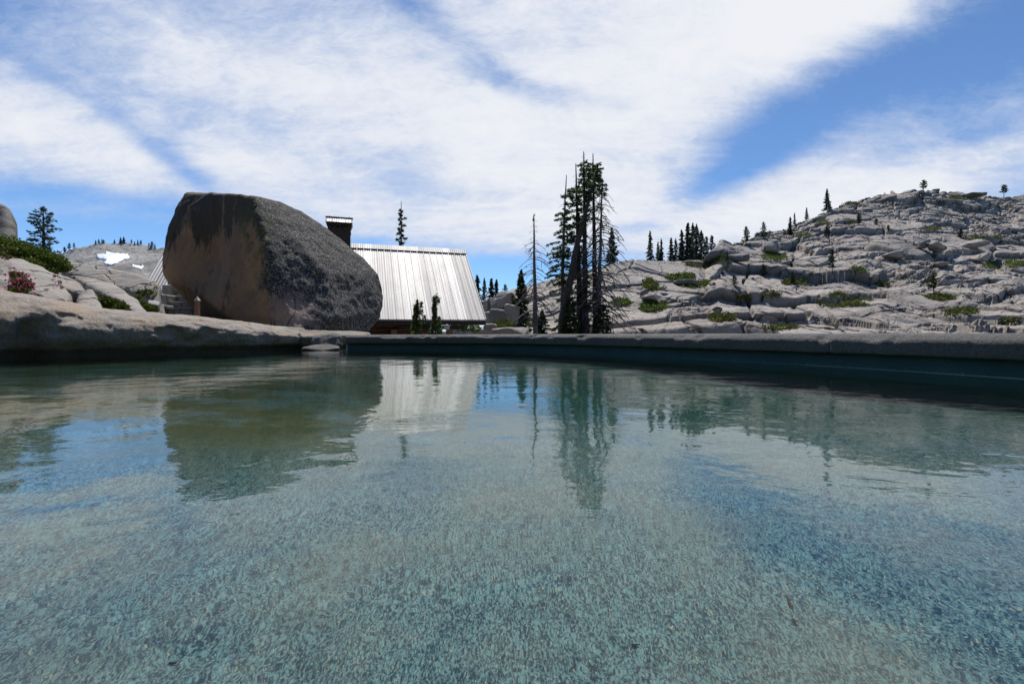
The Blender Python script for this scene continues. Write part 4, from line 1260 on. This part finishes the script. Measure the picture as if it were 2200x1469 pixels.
grow(fir_a, 1056, 690, 598, 'broad fir in the gap right of the cabin', 92, 1.2, GL)
grow(fir_a, 1067, 690, 600, 'dense fir close above the boulder pile', 95, 1.1, GL)
grow(fir_c, 1085, 640, 611, 'small pale fir peeping over the dome beside the boulder pile', 120, 1.4, GL)
GS = 'small trees scattered on the granite hill'
for a in [
    (fir_c, 1603, 520, 487, 'rounded small tree on the hill shoulder nearest the tilted slab', 1.3),
    (fir_c, 1640, 512, 477, 'small pointed tree on a green ledge of the hill shoulder', 1.0),
    (fir_a, 1698, 502, 466, 'dark dense tree on the hill shoulder below a thin one', 1.3),
    (fir_b, 1707, 480, 457, 'thin tree on the skyline just above the dark dense one', 1.0),
    (fir_a, 1777, 448, 406, 'tall dark fir on the skyline of the hill shoulder', 1.2),
    (fir_b, 1733, 464, 446, 'tiny fir on the skyline left of the tall dark fir', 1.3),
    (fir_d, 1984, 410, 387, 'round topped pine on the summit beside the summit blocks', .9),
    (fir_d, 2157, 424, 397, 'open flat topped pine on the ridge near the frame edge', .9),
    (fir_c, 1788, 584, 536, 'narrow dark fir growing on the bare slab in mid hill', .9),
    (fir_c, 1776, 505, 486, 'small tree on the upper hill below the tall dark fir', 1.4),
    (fir_c, 1562, 578, 541, 'small thin tree above the rubble at the foot of the shoulder', .8),
    (fir_c, 1577, 613, 590, 'small bush-like tree in the middle of the pale slabs', 1.6),
    (fir_c, 1640, 592, 567, 'dark small tree beside the rubble below the shoulder', 1.4),
    (fir_c, 1845, 480, 458, 'small tree among pale dead wood on the upper hill', 1.5),
    (fir_d, 2006, 630, 590, 'bushy light green pine in the lower right of the hill', 1.1),
    (fir_c, 1702, 608, 584, 'small tree on the green ledge under the bare slab', 1.5),
    (fir_c, 1882, 480, 469, 'tiny tree on the ledges of the upper hill', 1.7),
    (fir_c, 1908, 494, 483, 'tiny round tree lower than its neighbour on the upper ledges', 2.0),
    (fir_c, 2064, 508, 492, 'tiny grey green tree above the long moss strip', 2.2),
]:
    grow(a[0], a[1], a[2], a[3], a[4], None, a[5], GS)
# small trees silhouetted along the distant left skyline
GF = 'tiny trees along the distant left skyline'
rf = random.Random(5)
for px in (143, 152, 163, 209, 215, 221, 226, 250, 262, 270, 284, 291, 298, 306, 322, 329, 336):
    j = int(np.argmin(np.abs(fc - px))); colv = FV.reshape(len(fr), len(fc), 3)[:, j]; k = int(np.argmin(fpy_.reshape(len(fr), len(fc))[:, j]))
    v_ = colv[k]
    copy_tree(fir_a if rf.random() < .6 else fir_c, (float(v_[0]), float(v_[1]) - 1, float(v_[2]) - .6), 'tiny dark tree on the distant skyline left of the boulder', rf.uniform(.26, .48), rf.uniform(0, 6), GF, rf.uniform(1.0, 1.9))

# ================================================================== SHRUBS, MOSS MATS
def leafy(name, centers, radii, n, L, mat, label, cat, seed, group=None, squash=.7, extra=None, stems=False):
    """a shrub: many small leaves through several overlapping clumps, on a few stems"""
    r = np.random.default_rng(seed)
    C, D = [], []
    st_b = MB()
    base = np.mean([np.array(c) for c in centers], 0)
    for c, rad in zip(centers, radii):
        k = int(n * rad ** 2 / sum(q * q for q in radii))
        d_ = r.normal(0, 1, (k, 3)); d_ /= np.linalg.norm(d_, axis=1, keepdims=True)
        lump = 1 + .28 * fbm(d_ * 2.2 + np.array(c), 1.0, 3, seed)
        rr_ = rad * lump * r.uniform(.25, 1, k) ** .45
        p = np.array(c) + d_ * rr_[:, None] * np.array([1, 1, squash])
        C.append(p); D.append(d_ + r.normal(0, .6, (k, 3)) + np.array([0, 0, .4]))
        if stems:
            c0 = Vector(c)
            for q in range(5):
                e = Vector(r.normal(0, .5, 3)) * rad; e.z = abs(e.z)
                st_b.tube([c0 + Vector((e.x * .2, e.y * .2, -rad * squash)), c0 + e * .4, c0 + e], [.02 * rad + .004, .012 * rad + .003, .003], 4, cap=False)
    C = np.concatenate(C); D = np.concatenate(D)
    root = empty(name, tuple(base)); tag(root, label, cat, group)
    Ls = r.uniform(.6, 1.3, len(C)) * L
    lv = leaves_np(C - base, D, Ls, Ls * .55, r, .3)
    link_mesh('foliage', np_mesh('foliage', lv, np.arange(len(lv)).reshape(-1, 4)), [M[mat]], root, smooth=False)
    if stems:
        o = st_b.build('stems', M['bark'], root)
        for v_ in o.data.vertices: v_.co = v_.co - Vector(base)
    if extra:
        em, en, eL = extra
        idx = r.choice(len(C), en)
        p = C[idx] - base + r.normal(0, .04, (en, 3)) + np.array([0, -.08, .05]) * np.mean(radii)
        k5 = 4
        pts = np.repeat(p, k5, 0) + r.normal(0, eL * .35, (en * k5, 3))
        lv2 = leaves_np(pts, r.normal(0, 1, (en * k5, 3)), eL, eL * .7, r, .2)
        link_mesh('blossoms', np_mesh('blossoms', lv2, np.arange(len(lv2)).reshape(-1, 4)), [M[em]], root, smooth=False)
    return root
def PP(px, py, Y): return tuple(P(px, py, Y))
leafy('shrub', [PP(-30, 545, 9.6), PP(10, 535, 9.8), PP(45, 548, 9.8), PP(80, 555, 9.9), PP(112, 565, 10), PP(130, 572, 10.2), PP(60, 572, 9.6), PP(100, 582, 9.8), PP(-10, 560, 9.4)],
      [.42, .40, .36, .34, .28, .20, .30, .2, .35], 17000, .055, 'leaf', 'broad green shrub mass above the slabs on the left bank', 'shrub', 61)
leafy('shrub', [PP(232, 650, 8.2), PP(248, 655, 8.2), PP(222, 642, 8.4), PP(262, 662, 8.1)], [.15, .15, .10, .12], 3600, .04, 'leaf_dark', 'dark green shrub in the crevice between slabs by the ledge', 'shrub', 62, extra=('pink', 10, .02))
leafy('flower_bush', [PP(38, 592, 7.4), PP(46, 606, 7.3), PP(56, 612, 7.3), PP(30, 620, 7.3), PP(44, 626, 7.2)], [.10, .12, .10, .08, .12], 2600, .035, 'leaf', 'small bush covered in bright pink flowers between the slabs', 'bush', 63, extra=('pink', 230, .026))
leafy('flower_plant', [PP(116, 594, 8.3), PP(128, 606, 8.1), PP(134, 617, 8.0)], [.03, .035, .03], 120, .025, 'leaf_dark', 'sprinkle of pink flowers in the crack of the humped slab', 'flowers', 64, extra=('pink', 14, .022), stems=False)
leafy('flower_plant', [PP(4, 552, 8.0), PP(14, 548, 8.0)], [.05, .04], 160, .025, 'leaf_dark', 'pink flowers at the frame edge above the pale slab', 'flowers', 65, extra=('pink', 12, .022), stems=False)
leafy('flower_plant', [PP(72, 632, 6.9), PP(80, 634, 6.9)], [.03, .03], 80, .02, 'leaf_dark', 'low pink flowers at the foot of the flower bush', 'flowers', 66, extra=('pink', 8, .018), stems=False)
leafy('shrub', [PP(303, 630, 11.8), PP(318, 628, 11.8), PP(296, 638, 11.6)], [.13, .12, .08], 1300, .04, 'leaf', 'small green plant under the overhang near the steps', 'shrub', 67)
leafy('shrub', [PP(330, 664, 11.0), PP(318, 660, 11.0), PP(306, 650, 11.0)], [.12, .13, .09], 1400, .04, 'leaf', 'bright low plant beside the pale stone near the steps', 'shrub', 68)
leafy('shrub', [PP(970, 700, 31.5), PP(990, 700, 31.5), PP(1003, 702, 31.4), PP(1022, 706, 31)], [.5, .55, .5, .4], 4200, .10, 'leaf', 'bright green shrub under the porch beside the brown post', 'shrub', 69)
leafy('shrub', [PP(1066, 696, 34), PP(1082, 693, 34.5), PP(1096, 697, 34), PP(1075, 702, 33.5)], [.5, .6, .45, .5], 3000, .10, 'mat_green', 'yellow green shrub mound right of the cabin', 'shrub', 70, squash=.5)

G2 = 'green shrub mats on the granite hill'
def moss(px, py, wx_, wy_, hgt, label, seed, mat='mat_green', dens_=1.0, L=.30):
    wx_, wy_ = wx_ * 1.25, wy_ * 1.15
    sel = np.where((((hpx - px) / wx_) ** 2 + ((hpy - py) / wy_) ** 2 < 1.0))[0]
    if len(sel) < 3: 
        _, k = hill_at(px, py); sel = np.array([k])
    # keep only the slope that faces the viewer near the first hit
    y0 = np.percentile(HV[sel, 1], 30); sel = sel[np.abs(HV[sel, 1] - y0) < 9]
    r = np.random.default_rng(seed)
    n = int(min(5200, (500 + 9.0 * wx_ * wy_) * dens_))
    idx = r.choice(sel, n)
    e_ = np.clip(1 - ((hpx[idx] - px) / wx_) ** 2 - ((hpy[idx] - py) / wy_) ** 2, 0, 1)
    lump = .65 + .5 * fbm(HV[idx], 1.1, 3, seed)
    keep = e_ > .42 + .75 * fbm(HV[idx], .50, 3, seed + 3)
    idx, e_, lump = idx[keep], e_[keep], lump[keep]
    n = len(idx)
    p = HV[idx] + r.normal(0, .16, (n, 3)); p[:, 2] += np.sqrt(e_) * hgt * .48 * lump * r.uniform(.1, 1.0, n)
    base = p.mean(0)
    Ls = r.uniform(.6, 1.3, n) * L
    lv = leaves_np(p - base, r.normal(0, 1, (n, 3)) + np.array([0, 0, .9]), Ls, Ls * .5, r, .3)
    o = link_mesh('ground_shrub', np_mesh('ground_shrub', lv, np.arange(len(lv)).reshape(-1, 4)), [M[mat]], None, smooth=False)
    o.location = base
    tag(o, label, 'shrub', G2)
for a in [
    (1810, 646, 58, 15, .75, 'largest bright shrub mat, low on the hill above the pool wall'),
    (1462, 597, 40, 9, .6, 'dark green mat crowning the boulders in front of the pale dome'),
    (1500, 612, 34, 9, .6, 'yellow green mat hanging over a dark hollow near the dome'),
    (1398, 612, 16, 14, .6, 'green mat climbing between boulders at the foot of the dome'),
    (1405, 660, 28, 13, .6, 'dark green mat on the low slabs right of the tall clump'),
    (1550, 683, 26, 9, .5, 'small bright mat just above the pool wall in mid picture'),
    (1640, 634, 38, 6, .4, 'thin pale green strip along a slab edge in mid hill'),
    (1545, 560, 34, 13, .8, 'bright green mat beneath the tilted slab on the shoulder'),
    (1500, 570, 30, 5, .4, 'thin green line along the top of the dome'),
    (1635, 500, 28, 6, .6, 'green mat under the small pointed tree on the shoulder'),
    (1665, 553, 30, 14, .7, 'dark green mat below the blocks of the shoulder'),
    (1725, 505, 22, 6, .5, 'bright strip right of the dark dense shoulder tree'),
    (1710, 606, 30, 8, .5, 'green mat at the lower edge of the bare mid hill slab'),
    (1820, 438, 26, 4, .5, 'thin green strip on the upper left ridge'),
    (2105, 511, 46, 6, .6, 'long thin green strip across the upper right of the hill'),
    (2160, 570, 46, 12, .9, 'dark green mat at the right frame edge in mid hill'),
    (2064, 673, 36, 8, .6, 'low bright mat just above the pool wall on the right'),
    (1894, 611, 20, 5, .4, 'small bright mat between ledges left of the light green pine'),
    (2000, 493, 20, 6, .5, 'small green tuft in the middle of the upper right hill'),
    (1768, 478, 18, 6, .5, 'small green tuft on the upper left slope'),
    (1830, 478, 16, 5, .5, 'small yellow tuft beside the upper left trees'),
    (1840, 583, 20, 9, .6, 'dull green mat right of the narrow dark fir'),
    (2060, 425, 30, 5, .5, 'green strip under the summit ridge'),
    (1670, 706, 44, 5, .4, 'thin olive mat low on the slab touching the pool wall'),
    (1335, 650, 22, 10, .6, 'dull green mat behind the foot of the tall clump'),
    (2020, 640, 30, 8, .5, 'green mat around the foot of the light green pine'),
    (1600, 640, 14, 5, .4, 'tiny tuft below the dome boulders'),
    (2170, 690, 20, 6, .4, 'small olive tuft near the frame edge by the wall'),
]:
    moss(*a, seed=int(a[0] + a[1]), mat='leaf' if 'dark' in a[5] or 'dull' in a[5] else 'mat_green')

# ---- loose boulders standing on the hill
G3 = 'loose boulders on the granite hill'
def hill_block(px, py, w, h, label, seed, tilt=0.0, mat='hill', name='boulder', angular=.5):
    v_, _ = hill_at(px, py + h * .45, 4)
    Y = v_[1] - .2
    vt, pt = hill_top(px)
    if py + h * .4 < pt:
        Y = vt[1]; py = pt - h * .22
    W = w / F * Y / 2; Hh = h / F * Y / 2
    c = np.array([P(px, py, Y).x, Y, P(px, py, Y).z])
    r = np.random.default_rng(seed)
    pts = []
    for k in range(16):
        d_ = r.normal(0, 1, 3); d_ /= np.linalg.norm(d_)
        d_ = np.sign(d_) * np.abs(d_) ** (1 - angular * .5)
        p = d_ * np.array([W, max(W, Hh) * .8, Hh]) * r.uniform(.85, 1.1)
        p = np.array([p[0] * math.cos(tilt) - p[2] * math.sin(tilt), p[1], p[0] * math.sin(tilt) + p[2] * math.cos(tilt)])
        pts.append(c + p + np.array([0, W * .4, 0]))
    hull_rock(name, pts, max(W, Hh) / 11, max(W, Hh) * .10, M[mat], seed, label, 'boulder', G3, smooth_it=2)
for i, a in enumerate([
    (1535, 545, 58, 26, 'long tilted slab block on the skyline beside the grove', .62, 'dark_rock'),
    (1592, 552, 60, 24, 'dark overhanging block on the shoulder of the hill', .1, 'dark_rock'),
    (1660, 530, 60, 28, 'rounded dark blocks standing under the shoulder trees', .2, 'hill'),
    (2012, 408, 18, 14, 'angular dark summit block right of the summit pine', .3, 'dark_rock'),
    (1984, 412, 20, 10, 'flat summit block under the summit pine', .0, 'hill'),
    (2098, 418, 46, 14, 'wide low dark boulder on the summit ridge', .0, 'dark_rock'),
    (2196, 418, 30, 16, 'boulder on the ridge cut by the frame edge', .0, 'hill'),
    (1398, 640, 44, 18, 'pale rounded boulder on the low slabs behind the tall clump', .1, 'hill'),
    (1541, 665, 26, 14, 'small egg shaped boulder in front of a dark hollow', .0, 'hill'),
    (1480, 605, 56, 14, 'dark boulder under the mat near the dome', .0, 'dark_rock'),
    (1930, 548, 62, 24, 'long dark sided block in the middle of the hill', .25, 'hill'),
    (1988, 524, 34, 22, 'dark cubic block right of the long block', .1, 'dark_rock'),
    (2030, 566, 36, 16, 'pale block with a dark lower face right of centre', .1, 'hill'),
    (2020, 530, 40, 20, 'pale slanted slab block upper right', -.5, 'hill'),
    (2100, 525, 70, 22, 'broad pale block with a shaded end near the frame edge', .2, 'hill'),
    (2110, 552, 48, 24, 'square pale block below the long green strip', .1, 'hill'),
    (1385, 627, 22, 16, 'dark round boulder stacked above the pale rounded one', .3, 'dark_rock'),
    (1425, 618, 22, 18, 'upright grey boulder beside the climbing mat', .6, 'hill'),
    (1532, 610, 14, 9, 'small pale round stone right of the hanging mat', .0, 'hill'),
]):
    hill_block(*a[:4], a[4], 500 + i, a[5], a[6])
# pile of boulders right of the cabin
for i, a in enumerate([
    (1056, 652, 40, 26, 40, 'low pale boulder in the pile right of the cabin'),
    (1086, 640, 46, 34, 42, 'biggest smooth boulder topping the pile right of the cabin'),
    (1070, 672, 44, 22, 38, 'dark cracked boulder at the bottom of the pile'),
    (1098, 664, 40, 30, 40, 'grey boulder at the right end of the pile'),
    (1046, 676, 24, 18, 38, 'small boulder in the pile close to the roof corner'),
    (1072, 646, 18, 14, 39, 'little round boulder wedged in the middle of the pile'),
    (1052, 700, 36, 12, 33, 'flat pale boulder beside the yellow green mound'),
    (1095, 708, 90, 12, 31, 'long flat pale slab low behind the pool wall'),
]):
    px, py, w, h, Y, lab = a
    W, Hh = w / F * Y / 2, h / F * Y / 2
    r = np.random.default_rng(700 + i); c = np.array(P(px, py, Y)); pts = []
    for k in range(16):
        d_ = r.normal(0, 1, 3); d_ /= np.linalg.norm(d_)
        pts.append(c + np.sign(d_) * np.abs(d_) ** .8 * np.array([W, W * .8, Hh]))
    pts += [c + np.array([sx_ * W * .7, sy_ * W * .6, -Hh * 2.2]) for sx_ in (-1, 1) for sy_ in (-1, 1)]
    hull_rock('boulder', pts, max(W, Hh) / 10, W * .08, M['hill' if 'dark' not in lab else 'dark_rock'], 720 + i, lab, 'boulder', 'boulder pile right of the cabin', smooth_it=3)

# ---- things lying on the pool floor
def debris(name, px, py, ln, wd, label, cat, mat, seed):
    a, v = uv(px, py)
    # where the sight line, bent at the surface, meets the floor
    t0 = H / -v; hit = np.array([a * t0, t0]); dirh = np.array([a, 1.0]); hl_ = np.linalg.norm(dirh); sin_i = hl_ / math.sqrt(hl_ ** 2 + v * v) / 1.333
    off_ = .60 * sin_i / math.sqrt(1 - sin_i ** 2)
    p = hit + dirh / hl_ * off_
    k = int(np.argmin((FVv[:, 0] - p[0]) ** 2 + (FVv[:, 1] - p[1]) ** 2)); z = FVv[k, 2]
    r = np.random.default_rng(seed); pts = []
    for i in range(14):
        d_ = r.normal(0, 1, 3); d_ /= np.linalg.norm(d_)
        pts.append(np.array([p[0], p[1], z + .006]) + d_ * np.array([ln, wd, .008]) * np.array([.6, .6, 1]) * r.uniform(.6, 1.1))
    hull_rock(name, pts, min(ln, wd) / 5, wd * .1, M[mat], seed, label, cat, None, smooth_it=2)
M['dead_leaf'] = plain('dead_leaf', (.34, .17, .06), .8, 0, .3, 40)
M['twig'] = plain('wet_twig', (.06, .04, .025), .8, 0, .3, 40)
debris('leaf', 1693, 1290, .010, .022, 'rust brown leaf lying on the pool floor', 'leaf', 'dead_leaf', 801)
debris('leaf', 1705, 1335, .014, .016, 'paler orange leaf just below the rust brown one on the floor', 'leaf', 'dead_leaf', 802)
debris('twig', 1362, 1388, .018, .007, 'small dark twig on the pool floor near the bottom edge', 'twig', 'twig', 803)
debris('twig', 372, 1428, .020, .005, 'longer dark twig at the bottom left of the pool floor', 'twig', 'twig', 804)
